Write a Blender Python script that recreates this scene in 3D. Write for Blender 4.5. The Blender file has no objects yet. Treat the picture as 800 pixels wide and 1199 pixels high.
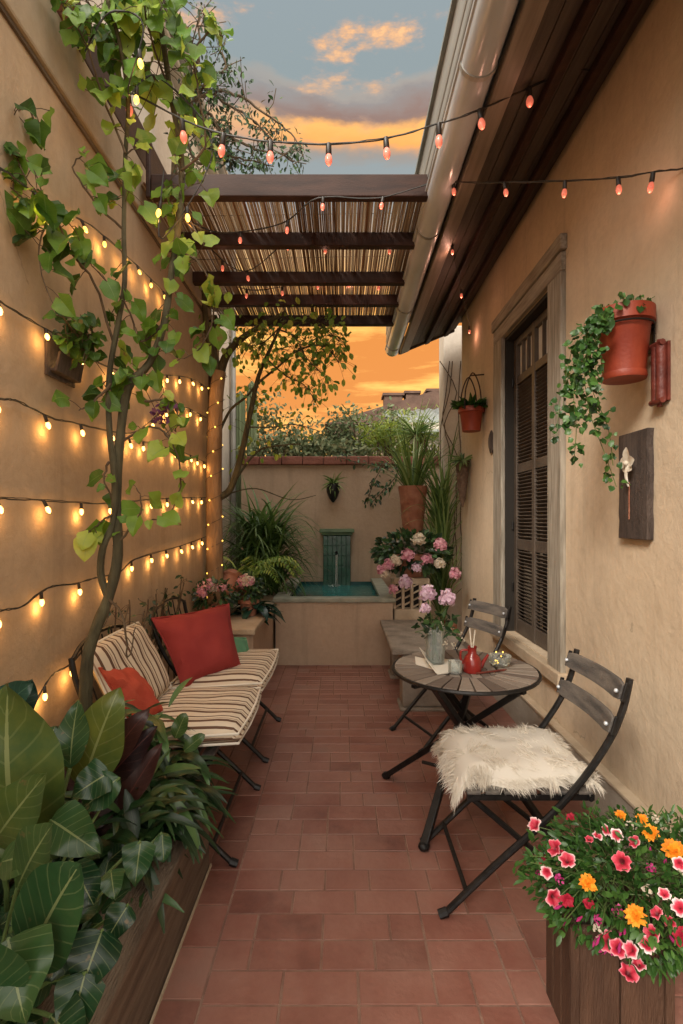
import bpy, math, random
from mathutils import Vector, Matrix, noise
random.seed(7)
C = bpy.data.collections.new('courtyard'); bpy.context.scene.collection.children.link(C)
R = math.radians
H = 1.45                                     # eye height

def P(px, py, d):                            # a point seen at a place in the photo, at depth d metres
    return Vector(((px-400)/600*d, d, H+(608-py)/600*d))
def V(*a): return Vector(a)
def rnd(a, b): return random.uniform(a, b)
def rv(s=1.0): return Vector((rnd(-1,1), rnd(-1,1), rnd(-1,1)))*s

# ------------------------------------------------------------------ materials
def mat(name, col, rough=.7, col2=None, scale=8, bump=0, bscale=None, metal=0, detail=6, spec=.5, stretch=None, lo=.35, hi=.65, coat=0):
    m = bpy.data.materials.new(name); m.use_nodes = True
    n, l = m.node_tree.nodes, m.node_tree.links
    b = n['Principled BSDF']
    b.inputs['Roughness'].default_value = rough; b.inputs['Metallic'].default_value = metal
    b.inputs['Specular IOR Level'].default_value = spec
    b.inputs['Coat Weight'].default_value = coat
    b.inputs['Base Color'].default_value = (*col, 1)
    tc = n.new('ShaderNodeTexCoord'); mp = n.new('ShaderNodeMapping')
    l.new(tc.outputs['Object'], mp.inputs[0])
    if stretch: mp.inputs['Scale'].default_value = stretch
    if col2:
        t = n.new('ShaderNodeTexNoise'); t.inputs['Scale'].default_value = scale; t.inputs['Detail'].default_value = detail
        r = n.new('ShaderNodeValToRGB')
        r.color_ramp.elements[0].position = lo; r.color_ramp.elements[1].position = hi
        r.color_ramp.elements[0].color = (*col, 1); r.color_ramp.elements[1].color = (*col2, 1)
        l.new(mp.outputs[0], t.inputs[0]); l.new(t.outputs[0], r.inputs[0]); l.new(r.outputs[0], b.inputs['Base Color'])
    if bump:
        t2 = n.new('ShaderNodeTexNoise'); t2.inputs['Scale'].default_value = bscale or scale*4; t2.inputs['Detail'].default_value = 5
        bp = n.new('ShaderNodeBump'); bp.inputs['Strength'].default_value = bump; bp.inputs['Distance'].default_value = .02
        l.new(mp.outputs[0], t2.inputs[0]); l.new(t2.outputs[0], bp.inputs['Height']); l.new(bp.outputs[0], b.inputs['Normal'])
    return m

def plaster(name, c1, c2, c3):
    m = bpy.data.materials.new(name); m.use_nodes = True
    n, l = m.node_tree.nodes, m.node_tree.links; b = n['Principled BSDF']
    b.inputs['Roughness'].default_value = .88; b.inputs['Specular IOR Level'].default_value = .25
    tc = n.new('ShaderNodeTexCoord')
    def nz(scale, st=(1,1,1), det=6, ro=.55):
        mp = n.new('ShaderNodeMapping'); mp.inputs['Scale'].default_value = st
        t = n.new('ShaderNodeTexNoise'); t.inputs['Scale'].default_value = scale; t.inputs['Detail'].default_value = det; t.inputs['Roughness'].default_value = ro
        l.new(tc.outputs['Object'], mp.inputs[0]); l.new(mp.outputs[0], t.inputs[0]); return t
    a = nz(1.3); s = nz(3, (1,1,.35), 8, .65); f = nz(26, det=8, ro=.7)
    r = n.new('ShaderNodeValToRGB'); e = r.color_ramp.elements
    e[0].position = .3; e[0].color = (*c1,1); e[1].position = .72; e[1].color = (*c2,1)
    l.new(a.outputs[0], r.inputs[0])
    mx = n.new('ShaderNodeMix'); mx.data_type = 'RGBA'
    r2 = n.new('ShaderNodeValToRGB'); r2.color_ramp.elements[0].position = .5; r2.color_ramp.elements[1].position = .8
    r2.color_ramp.elements[1].color = (.7,.7,.7,1)
    l.new(s.outputs[0], r2.inputs[0]); l.new(r2.outputs[0], mx.inputs[0]); l.new(r.outputs[0], mx.inputs[6]); mx.inputs[7].default_value = (*c3,1)
    mx2 = n.new('ShaderNodeMix'); mx2.data_type = 'RGBA'; mx2.blend_type = 'MULTIPLY'; mx2.inputs[0].default_value = .25
    r3 = n.new('ShaderNodeValToRGB'); r3.color_ramp.elements[0].position = .3; r3.color_ramp.elements[0].color = (.62,.6,.58,1); r3.color_ramp.elements[1].position = .6
    l.new(f.outputs[0], r3.inputs[0]); l.new(mx.outputs[2], mx2.inputs[6]); l.new(r3.outputs[0], mx2.inputs[7])
    stk = nz(5, (1.6,1.6,.12), 6, .6); r5 = n.new('ShaderNodeValToRGB'); r5.color_ramp.elements[0].position = .56; r5.color_ramp.elements[1].position = .78; r5.color_ramp.elements[1].color = (.5,.5,.5,1)
    mx3 = n.new('ShaderNodeMix'); mx3.data_type = 'RGBA'; l.new(stk.outputs[0], r5.inputs[0]); l.new(r5.outputs[0], mx3.inputs[0]); l.new(mx2.outputs[2], mx3.inputs[6]); mx3.inputs[7].default_value = (*[q*.72 for q in c3],1)
    vo = n.new('ShaderNodeTexVoronoi'); vo.feature = 'DISTANCE_TO_EDGE'; vo.inputs['Scale'].default_value = 1.1
    wn = nz(3.5, det=6); va = n.new('ShaderNodeVectorMath'); va.operation = 'MULTIPLY_ADD'; va.inputs[1].default_value = (.22,.22,.22); l.new(wn.outputs['Color'], va.inputs[0]); l.new(tc.outputs['Object'], va.inputs[2]); l.new(va.outputs[0], vo.inputs['Vector'])
    ck = n.new('ShaderNodeMath'); ck.operation = 'LESS_THAN'; ck.inputs[1].default_value = .0035; l.new(vo.outputs['Distance'], ck.inputs[0])
    cm = nz(.9, det=2); cg = n.new('ShaderNodeMath'); cg.operation = 'GREATER_THAN'; cg.inputs[1].default_value = .56; l.new(cm.outputs[0], cg.inputs[0])
    cc = n.new('ShaderNodeMath'); cc.operation = 'MULTIPLY'; l.new(ck.outputs[0], cc.inputs[0]); l.new(cg.outputs[0], cc.inputs[1]); c2_ = n.new('ShaderNodeMath'); c2_.operation = 'MULTIPLY'; c2_.inputs[1].default_value = .32; l.new(cc.outputs[0], c2_.inputs[0])
    mx4 = n.new('ShaderNodeMix'); mx4.data_type = 'RGBA'; l.new(c2_.outputs[0], mx4.inputs[0]); l.new(mx3.outputs[2], mx4.inputs[6]); mx4.inputs[7].default_value = (*[q*.4 for q in c3],1)
    l.new(mx4.outputs[2], b.inputs['Base Color'])
    bb = nz(9, det=10, ro=.62); bp = n.new('ShaderNodeBump'); bp.inputs['Strength'].default_value = .28; bp.inputs['Distance'].default_value = .03
    l.new(bb.outputs[0], bp.inputs['Height'])
    fg = nz(70, det=6, ro=.7); bp2 = n.new('ShaderNodeBump'); bp2.inputs['Strength'].default_value = .35; bp2.inputs['Distance'].default_value = .006
    l.new(fg.outputs[0], bp2.inputs['Height']); l.new(bp.outputs[0], bp2.inputs['Normal']); l.new(bp2.outputs[0], b.inputs['Normal'])
    return m

def rndmat(name, stops, rough=.6, spec=.5, translucent=0, veins=None, bump=0, grain=None, coat=0, noise_amt=0, wear=None, spots=None, vs=.14):
    """colour from the per-leaf / per-tile number 'rnd'"""
    m = bpy.data.materials.new(name); m.use_nodes = True
    n, l = m.node_tree.nodes, m.node_tree.links; b = n['Principled BSDF']
    b.inputs['Roughness'].default_value = rough; b.inputs['Specular IOR Level'].default_value = spec; b.inputs['Coat Weight'].default_value = coat
    at = n.new('ShaderNodeAttribute'); at.attribute_name = 'rnd'
    r = n.new('ShaderNodeValToRGB'); e = r.color_ramp.elements
    while len(e) < len(stops): e.new(.5)
    for i, c in enumerate(stops): e[i].position = i/(len(stops)-1); e[i].color = (*c,1)
    fac = at.outputs['Fac']; tc = n.new('ShaderNodeTexCoord')
    if noise_amt:
        t = n.new('ShaderNodeTexNoise'); t.inputs['Scale'].default_value = 7; t.inputs['Detail'].default_value = 8; t.inputs['Roughness'].default_value = .65
        l.new(tc.outputs['Object'], t.inputs[0])
        ma = n.new('ShaderNodeMath'); ma.operation = 'MULTIPLY_ADD'; ma.inputs[1].default_value = noise_amt; l.new(t.outputs[0], ma.inputs[0])
        sb = n.new('ShaderNodeMath'); sb.operation = 'SUBTRACT'; sb.inputs[1].default_value = noise_amt/2; l.new(fac, sb.inputs[0]); l.new(sb.outputs[0], ma.inputs[2]); fac = ma.outputs[0]
    l.new(fac, r.inputs[0]); out = r.outputs[0]
    if wear:
        t3 = n.new('ShaderNodeTexNoise'); t3.inputs['Scale'].default_value = 1.7; t3.inputs['Detail'].default_value = 10; t3.inputs['Roughness'].default_value = .68
        r3 = n.new('ShaderNodeValToRGB'); r3.color_ramp.elements[0].position = .42; r3.color_ramp.elements[1].position = .72; r3.color_ramp.elements[1].color = (.75,.75,.75,1)
        l.new(tc.outputs['Object'], t3.inputs[0]); l.new(t3.outputs[0], r3.inputs[0]); mw = n.new('ShaderNodeMix'); mw.data_type = 'RGBA'
        l.new(r3.outputs[0], mw.inputs[0]); l.new(out, mw.inputs[6]); mw.inputs[7].default_value = (*wear,1); out = mw.outputs[2]
    if veins:
        uv = n.new('ShaderNodeUVMap'); sp = n.new('ShaderNodeSeparateXYZ'); l.new(uv.outputs[0], sp.inputs[0])
        def M(op, a, bb=None, c=None):
            x = n.new('ShaderNodeMath'); x.operation = op
            for i, q in enumerate((a, bb, c)):
                if q is None: continue
                if isinstance(q, (int, float)): x.inputs[i].default_value = q
                else: l.new(q, x.inputs[i])
            return x.outputs[0]
        au = M('ABSOLUTE', M('SUBTRACT', sp.outputs[0], .5))
        mid = M('LESS_THAN', au, .020)
        sv = M('GREATER_THAN', M('SINE', M('MULTIPLY', M('SUBTRACT', sp.outputs[1], M('MULTIPLY', au, .45)), 48)), .95)
        f = M('MAXIMUM', M('MULTIPLY', mid, .5), M('MULTIPLY', sv, vs))
        mx = n.new('ShaderNodeMix'); mx.data_type = 'RGBA'; l.new(f, mx.inputs[0]); l.new(out, mx.inputs[6]); mx.inputs[7].default_value = (*veins,1)
        out = mx.outputs[2]
        bp = n.new('ShaderNodeBump'); bp.inputs['Strength'].default_value = .35; bp.inputs['Distance'].default_value = .004
        l.new(f, bp.inputs['Height']); l.new(bp.outputs[0], b.inputs['Normal'])
    if bump:
        t2 = n.new('ShaderNodeTexNoise'); t2.inputs['Scale'].default_value = 30; t2.inputs['Detail'].default_value = 6
        bp = n.new('ShaderNodeBump'); bp.inputs['Strength'].default_value = bump; bp.inputs['Distance'].default_value = .01
        l.new(tc.outputs['Object'], t2.inputs[0]); l.new(t2.outputs[0], bp.inputs['Height']); l.new(bp.outputs[0], b.inputs['Normal'])
    l.new(out, b.inputs['Base Color'])
    if spots:
        t4 = n.new('ShaderNodeTexNoise'); t4.inputs['Scale'].default_value = 22; t4.inputs['Detail'].default_value = 5
        r4 = n.new('ShaderNodeValToRGB'); r4.color_ramp.elements[0].position = .66; r4.color_ramp.elements[1].position = .72
        l.new(tc.outputs['Object'], t4.inputs[0]); l.new(t4.outputs[0], r4.inputs[0]); m4 = n.new('ShaderNodeMix'); m4.data_type = 'RGBA'
        l.new(r4.outputs[0], m4.inputs[0]); l.new(out, m4.inputs[6]); m4.inputs[7].default_value = (*spots,1); out = m4.outputs[2]
        l.new(out, b.inputs['Base Color'])
    if translucent:
        tr = n.new('ShaderNodeBsdfTranslucent'); l.new(out, tr.inputs[0]); ms = n.new('ShaderNodeMixShader'); ms.inputs[0].default_value = translucent
        l.new(b.outputs[0], ms.inputs[1]); l.new(tr.outputs[0], ms.inputs[2]); l.new(ms.outputs[0], n['Material Output'].inputs[0])
    return m

def emis(name, col, s, base=None):
    m = bpy.data.materials.new(name); m.use_nodes = True; b = m.node_tree.nodes['Principled BSDF']
    b.inputs['Base Color'].default_value = (*(base or col),1); b.inputs['Emission Color'].default_value = (*col,1); b.inputs['Emission Strength'].default_value = s
    b.inputs['Roughness'].default_value = .15
    m.cycles.emission_sampling = 'NONE'
    return m

def glass(name, col, rough=.03):
    m = bpy.data.materials.new(name); m.use_nodes = True; n, l = m.node_tree.nodes, m.node_tree.links
    b = n['Principled BSDF']; b.inputs['Base Color'].default_value = (*col,1); b.inputs['Roughness'].default_value = rough
    b.inputs['Transmission Weight'].default_value = .2
    tp = n.new('ShaderNodeBsdfTransparent'); tp.inputs[0].default_value = (*[min(1,c*.4+.6) for c in col],1)
    fr = n.new('ShaderNodeFresnel'); fr.inputs[0].default_value = 1.5
    ad = n.new('ShaderNodeMath'); ad.operation = 'ADD'; ad.inputs[1].default_value = .12; l.new(fr.outputs[0], ad.inputs[0])
    ms = n.new('ShaderNodeMixShader'); l.new(ad.outputs[0], ms.inputs[0]); l.new(tp.outputs[0], ms.inputs[1]); l.new(b.outputs[0], ms.inputs[2]); l.new(ms.outputs[0], n['Material Output'].inputs[0])
    return m

M = {}
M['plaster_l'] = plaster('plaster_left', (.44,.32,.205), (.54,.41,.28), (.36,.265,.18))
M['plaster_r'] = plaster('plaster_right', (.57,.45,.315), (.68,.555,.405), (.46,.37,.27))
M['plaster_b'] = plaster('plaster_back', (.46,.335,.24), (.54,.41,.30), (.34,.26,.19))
M['band'] = plaster('plaster_band', (.36,.28,.19), (.45,.36,.26), (.28,.22,.15))
M['plinth'] = plaster('plaster_plinth', (.33,.285,.23), (.40,.35,.285), (.25,.22,.18))
M['pale'] = plaster('plaster_pale', (.58,.52,.44), (.70,.64,.56), (.42,.38,.32))
M['line'] = mat('ledge_cream', (.52,.42,.30), .8, (.42,.33,.23), 12)
M['tile'] = rndmat('terracotta_tile', [(.16,.062,.046),(.225,.088,.064),(.26,.108,.080),(.305,.143,.108),(.28,.155,.122)], .36, .5, bump=.3, noise_amt=1.2, wear=(.34,.185,.142))
M['grout'] = mat('grout', (.19,.10,.074), .9, (.28,.17,.125), 9, .3)
M['earth'] = mat('earth', (.035,.024,.016), .95, (.07,.05,.03), 30, .8, 60)
M['darkwood'] = mat('dark_timber', (.026,.011,.008), .55, (.048,.021,.014), 5, .12, 40, stretch=(1,6,6), spec=.3)
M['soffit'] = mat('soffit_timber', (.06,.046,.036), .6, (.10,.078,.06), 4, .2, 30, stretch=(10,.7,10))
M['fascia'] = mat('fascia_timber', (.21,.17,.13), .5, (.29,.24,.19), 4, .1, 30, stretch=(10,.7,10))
M['zinc'] = mat('zinc_gutter', (.70,.75,.80), .24, (.52,.56,.60), 3, .10, 12, metal=.15, stretch=(1,.5,1))
M['greymetal'] = mat('grey_flashing', (.26,.26,.24), .45, (.38,.37,.34), 3, metal=.2, stretch=(1,.4,1))
M['greywood'] = mat('weathered_grey_wood', (.20,.17,.13), .7, (.44,.395,.32), 6, .5, 60, stretch=(9,9,.8), lo=.3, hi=.7)
M['greywood_h'] = mat('weathered_grey_wood_flat', (.21,.18,.14), .7, (.45,.405,.33), 6, .5, 60, stretch=(9,.8,9), lo=.3, hi=.7)
M['shutter'] = mat('shutter_paint', (.065,.048,.036), .5, (.10,.078,.06), 9, .2, 50)
M['black'] = mat('black_metal', (.005,.005,.0055), .42, (.014,.012,.011), 18, .15, 60, spec=.35)
M['slat'] = mat('slat_grey_wood', (.07,.065,.062), .6, (.17,.15,.13), 6, .4, 60, stretch=(6,1,6))
M['terra'] = mat('terracotta_pot', (.22,.028,.011), .5, (.31,.05,.02), 9, .07, 90)
M['terra_old'] = mat('old_terracotta', (.28,.10,.055), .7, (.40,.18,.11), 9, .4, 30)
M['teal'] = mat('teal_glaze', (.002,.045,.042), .2, (.004,.075,.068), 5, .1, 20, spec=.3)
M['greenglaze'] = mat('green_glaze', (.005,.05,.026), .22, (.012,.095,.05), 5, .1, 20, spec=.4)
M['rim'] = mat('fountain_rim', (.22,.24,.19), .6, (.34,.34,.27), 9, .4)
M['stone'] = mat('bench_stone', (.21,.18,.145), .85, (.33,.285,.235), 8, .5, 50)
M['planter'] = mat('sandstone_ledge', (.40,.31,.21), .75, (.52,.41,.29), 6, .35, 40)
M['oldwood'] = mat('old_planter_board', (.10,.068,.045), .75, (.22,.165,.115), 4, .7, 40, stretch=(5,.8,9), lo=.3, hi=.7)
M['boxwood'] = mat('flower_box_wood', (.055,.028,.016), .6, (.10,.052,.03), 4, .5, 40, stretch=(7,7,.8))
M['bark'] = mat('vine_bark', (.042,.036,.018), .9, (.105,.09,.045), 14, .9, 50, stretch=(1,1,.3))
M['bark_l'] = mat('warm_bark', (.20,.12,.06), .85, (.33,.21,.12), 10, .8, 40, stretch=(1,1,.3))
M['twig'] = mat('twig', (.07,.045,.025), .9, (.13,.09,.05), 20)
M['stem'] = mat('green_stem', (.07,.12,.03), .6, (.11,.17,.05), 20)
M['red'] = mat('red_cushion_cloth', (.25,.022,.020), .85, (.30,.033,.028), 5, .35, 260)
M['orange'] = mat('orange_cushion_cloth', (.42,.055,.028), .85, (.52,.095,.045), 5, .3, 200)
M['green'] = mat('green_cushion_cloth', (.07,.20,.11), .85, (.10,.26,.15), 5, .3, 200)
M['wool'] = rndmat('sheep_wool', [(.62,.55,.45),(.78,.73,.64),(.86,.82,.75)], .9, .15, translucent=.25)
M['paper'] = mat('paper', (.72,.68,.58), .8, (.80,.76,.67), 8)
M['redglaze'] = mat('red_ceramic', (.20,.012,.01), .25, (.27,.02,.014), 8, coat=.3)
M['brick'] = mat('burnt_red_ceramic', (.10,.018,.012), .5, (.17,.032,.02), 12, .5, 30)
M['plaque'] = mat('dark_plaque_wood', (.045,.030,.024), .65, (.11,.078,.062), 6, .7, 50, stretch=(8,8,1))
M['cream'] = mat('cream_ornament', (.60,.53,.42), .6, (.72,.66,.56), 30, .2)
M['pewter'] = mat('wicker_brown', (.10,.06,.04), .8, (.20,.13,.085), 40, .9, 90)
M['coping'] = mat('red_coping', (.17,.058,.04), .75, (.26,.10,.07), 8, .5, 30)
M['rooftile'] = rndmat('roof_tile', [(.28,.10,.06),(.42,.18,.11),(.34,.16,.12)], .8, bump=.4)
M['farroof'] = mat('far_roof_tiles', (.07,.038,.026), .85, (.12,.07,.05), 3, .6, 12)
M['greyroof'] = mat('grey_roof', (.17,.19,.18), .7, (.25,.27,.26), 6, .3)
M['wallbrown'] = mat('far_wall', (.30,.22,.15), .9, (.36,.27,.2), 5)
M['curtain'] = mat('curtain', (.55,.5,.4), .9, (.7,.64,.52), 6)
M['inside'] = mat('opening_shade', (.02,.016,.012), .9)  # near-black for openings, their shade put into the colour
M['wire'] = mat('dark_cable', (.02,.018,.014), .5)
M['socket'] = mat('bulb_socket', (.025,.02,.016), .4)
M['bulb'] = emis('warm_bulb', (1,.50,.11), 3.4, (1,.7,.3))
M['bulb_y'] = emis('yellow_bulb', (1,.55,.08), 1.6, (1,.7,.2))
M['bulb_p'] = emis('pink_bulb', (1,.20,.11), .24, (.75,.24,.18))
M['glint'] = emis('pale_filament', (1,.75,.55), 2.2)
M['reed'] = rndmat('reed', [(.15,.095,.06),(.34,.25,.17),(.48,.39,.29),(.62,.55,.45),(.30,.17,.10)], .7, .3, translucent=.45)
M['tabletop'] = rndmat('table_plank', [(.12,.092,.075),(.20,.16,.13),(.29,.245,.20)], .62, bump=.5, noise_amt=.5)
M['leaf'] = rndmat('vine_leaf', [(.03,.075,.012),(.065,.15,.02),(.13,.26,.03),(.24,.38,.05),(.42,.48,.07)], .42, .4, noise_amt=.5, spots=(.22,.16,.05), translucent=.35, veins=(.22,.34,.10))
M['leaf_d'] = rndmat('dark_leaf', [(.004,.018,.007),(.014,.045,.014),(.035,.09,.025),(.075,.16,.05)], .32, .5, noise_amt=.5, translucent=.15, veins=(.07,.14,.05))
M['leaf_big'] = rndmat('big_leaf', [(.007,.028,.011),(.025,.075,.024),(.055,.10,.025),(.15,.17,.03)], .28, .45, noise_amt=.75, spots=(.16,.11,.045), translucent=.16, veins=(.36,.40,.17), vs=.15)
M['leaf_teal'] = rndmat('blue_green_leaf', [(.008,.035,.028),(.015,.06,.042),(.03,.085,.055)], .26, .5, noise_amt=.5, translucent=.1, veins=(.10,.22,.13))
M['leaf_red'] = rndmat('burgundy_leaf', [(.014,.005,.006),(.026,.008,.008),(.042,.014,.011)], .35, .5, translucent=.12, veins=(.14,.04,.03))
M['leaf_ivy'] = rndmat('ivy_leaf', [(.018,.055,.012),(.035,.10,.018),(.08,.18,.035)], .4, .4, translucent=.25)
M['leaf_grey'] = rndmat('grey_green_leaf', [(.07,.11,.05),(.15,.20,.10),(.25,.31,.17),(.33,.33,.18)], .6, .3, translucent=.2)
M['leaf_lime'] = rndmat('lime_leaf', [(.12,.19,.03),(.24,.34,.05),(.40,.45,.09)], .5, .4, translucent=.4)
M['leaf_grass'] = rndmat('strappy_leaf', [(.04,.10,.025),(.14,.24,.06),(.34,.44,.17)], .45, .4, translucent=.25)
M['p_pink'] = rndmat('pink_petal', [(.60,.22,.32),(.75,.38,.46),(.85,.55,.6)], .6, .3, translucent=.35)
M['p_lilac'] = rndmat('lilac_petal', [(.60,.38,.52),(.76,.56,.68),(.86,.74,.82)], .6, .3, translucent=.35)
M['p_white'] = rndmat('white_petal', [(.6,.52,.42),(.75,.68,.55),(.82,.76,.62)], .6, .3, translucent=.35)
M['p_orange'] = rndmat('orange_petal', [(.80,.22,.015),(.90,.34,.02),(.95,.45,.04)], .6, .3, translucent=.3)
M['p_mag'] = rndmat('magenta_petal', [(.40,.02,.14),(.55,.04,.22),(.6,.09,.3)], .6, .3, translucent=.3)
M['p_purple'] = rndmat('dusky_petal', [(.10,.03,.09),(.20,.07,.16),(.30,.12,.2)], .6, .3, translucent=.3)
M['centre'] = mat('flower_centre', (.12,.02,.02), .8, (.3,.15,.02), 60)
M['p_red'] = rndmat('crimson_petal', [(.28,.008,.02),(.45,.02,.05),(.58,.06,.10)], .6, .3, translucent=.3)
M['clear'] = glass('clear_glass', (.85,.9,.88))
M['pane'] = mat('sky_pale_glass', (.68,.68,.62), .12, (.80,.79,.72), 4, coat=.5)  # opaque pale panes, the sky's reflection put into the colour
def stripe_mat():
    m = bpy.data.materials.new('striped_cloth'); m.use_nodes = True; n, l = m.node_tree.nodes, m.node_tree.links; b = n['Principled BSDF']
    b.inputs['Roughness'].default_value = .9; b.inputs['Specular IOR Level'].default_value = .2
    uv = n.new('ShaderNodeUVMap'); sp = n.new('ShaderNodeSeparateXYZ'); l.new(uv.outputs[0], sp.inputs[0])
    fr = n.new('ShaderNodeMath'); fr.operation = 'MULTIPLY'; fr.inputs[1].default_value = 10.5; l.new(sp.outputs[0], fr.inputs[0])
    f2 = n.new('ShaderNodeMath'); f2.operation = 'FRACT'; l.new(fr.outputs[0], f2.inputs[0])
    r = n.new('ShaderNodeValToRGB'); r.color_ramp.interpolation = 'CONSTANT'; e = r.color_ramp.elements
    cr, br, md = (.66,.58,.46,1), (.13,.075,.05,1), (.34,.24,.17,1)
    st = [(0,cr),(.30,br),(.50,cr),(.58,md),(.64,cr),(.80,br),(.90,cr)]
    while len(e) < len(st): e.new(.9)
    for i,(p,c) in enumerate(st): e[i].position = p; e[i].color = c
    l.new(f2.outputs[0], r.inputs[0]); l.new(r.outputs[0], b.inputs['Base Color'])
    tc = n.new('ShaderNodeTexCoord'); t = n.new('ShaderNodeTexNoise'); t.inputs['Scale'].default_value = 14; t.inputs['Detail'].default_value = 8
    l.new(tc.outputs['Object'], t.inputs[0]); bp = n.new('ShaderNodeBump'); bp.inputs['Strength'].default_value = .5; bp.inputs['Distance'].default_value = .02
    l.new(t.outputs[0], bp.inputs['Height']); l.new(bp.outputs[0], b.inputs['Normal'])
    return m
M['stripe'] = stripe_mat()
def petunia_mat():
    m = bpy.data.materials.new('petunia_petal'); m.use_nodes = True; n, l = m.node_tree.nodes, m.node_tree.links; b = n['Principled BSDF']
    b.inputs['Roughness'].default_value = .6
    uv = n.new('ShaderNodeUVMap'); sp = n.new('ShaderNodeSeparateXYZ'); l.new(uv.outputs[0], sp.inputs[0])
    r = n.new('ShaderNodeValToRGB'); e = r.color_ramp.elements
    st = [(0,(.10,.005,.01,1)),(.2,(.36,.012,.03,1)),(.62,(.55,.03,.07,1)),(.78,(.72,.25,.30,1)),(.95,(.8,.62,.6,1))]
    while len(e) < len(st): e.new(.9)
    for i,(p,c) in enumerate(st): e[i].position = p; e[i].color = c
    tc = n.new('ShaderNodeTexCoord'); t = n.new('ShaderNodeTexNoise'); t.inputs['Scale'].default_value = 60; t.inputs['Detail'].default_value = 4; l.new(tc.outputs['Object'], t.inputs[0])
    oi = n.new('ShaderNodeObjectInfo')
    a1 = n.new('ShaderNodeMath'); a1.operation = 'MULTIPLY_ADD'; a1.inputs[1].default_value = .35; l.new(t.outputs[0], a1.inputs[0]); l.new(sp.outputs[0], a1.inputs[2])
    a2 = n.new('ShaderNodeMath'); a2.operation = 'MULTIPLY_ADD'; a2.inputs[1].default_value = -.34; l.new(oi.outputs['Random'], a2.inputs[0]); l.new(a1.outputs[0], a2.inputs[2])
    a3 = n.new('ShaderNodeMath'); a3.operation = 'SUBTRACT'; a3.inputs[1].default_value = .10; l.new(a2.outputs[0], a3.inputs[0])
    l.new(a3.outputs[0], r.inputs[0]); l.new(r.outputs[0], b.inputs['Base Color']); return m
M['petunia'] = petunia_mat()
def water_mat():
    m = mat('fountain_water', (.001,.10,.095), .08, (.002,.14,.13), 3, .5, 22, spec=.22); return m
M['water'] = water_mat()

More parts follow.
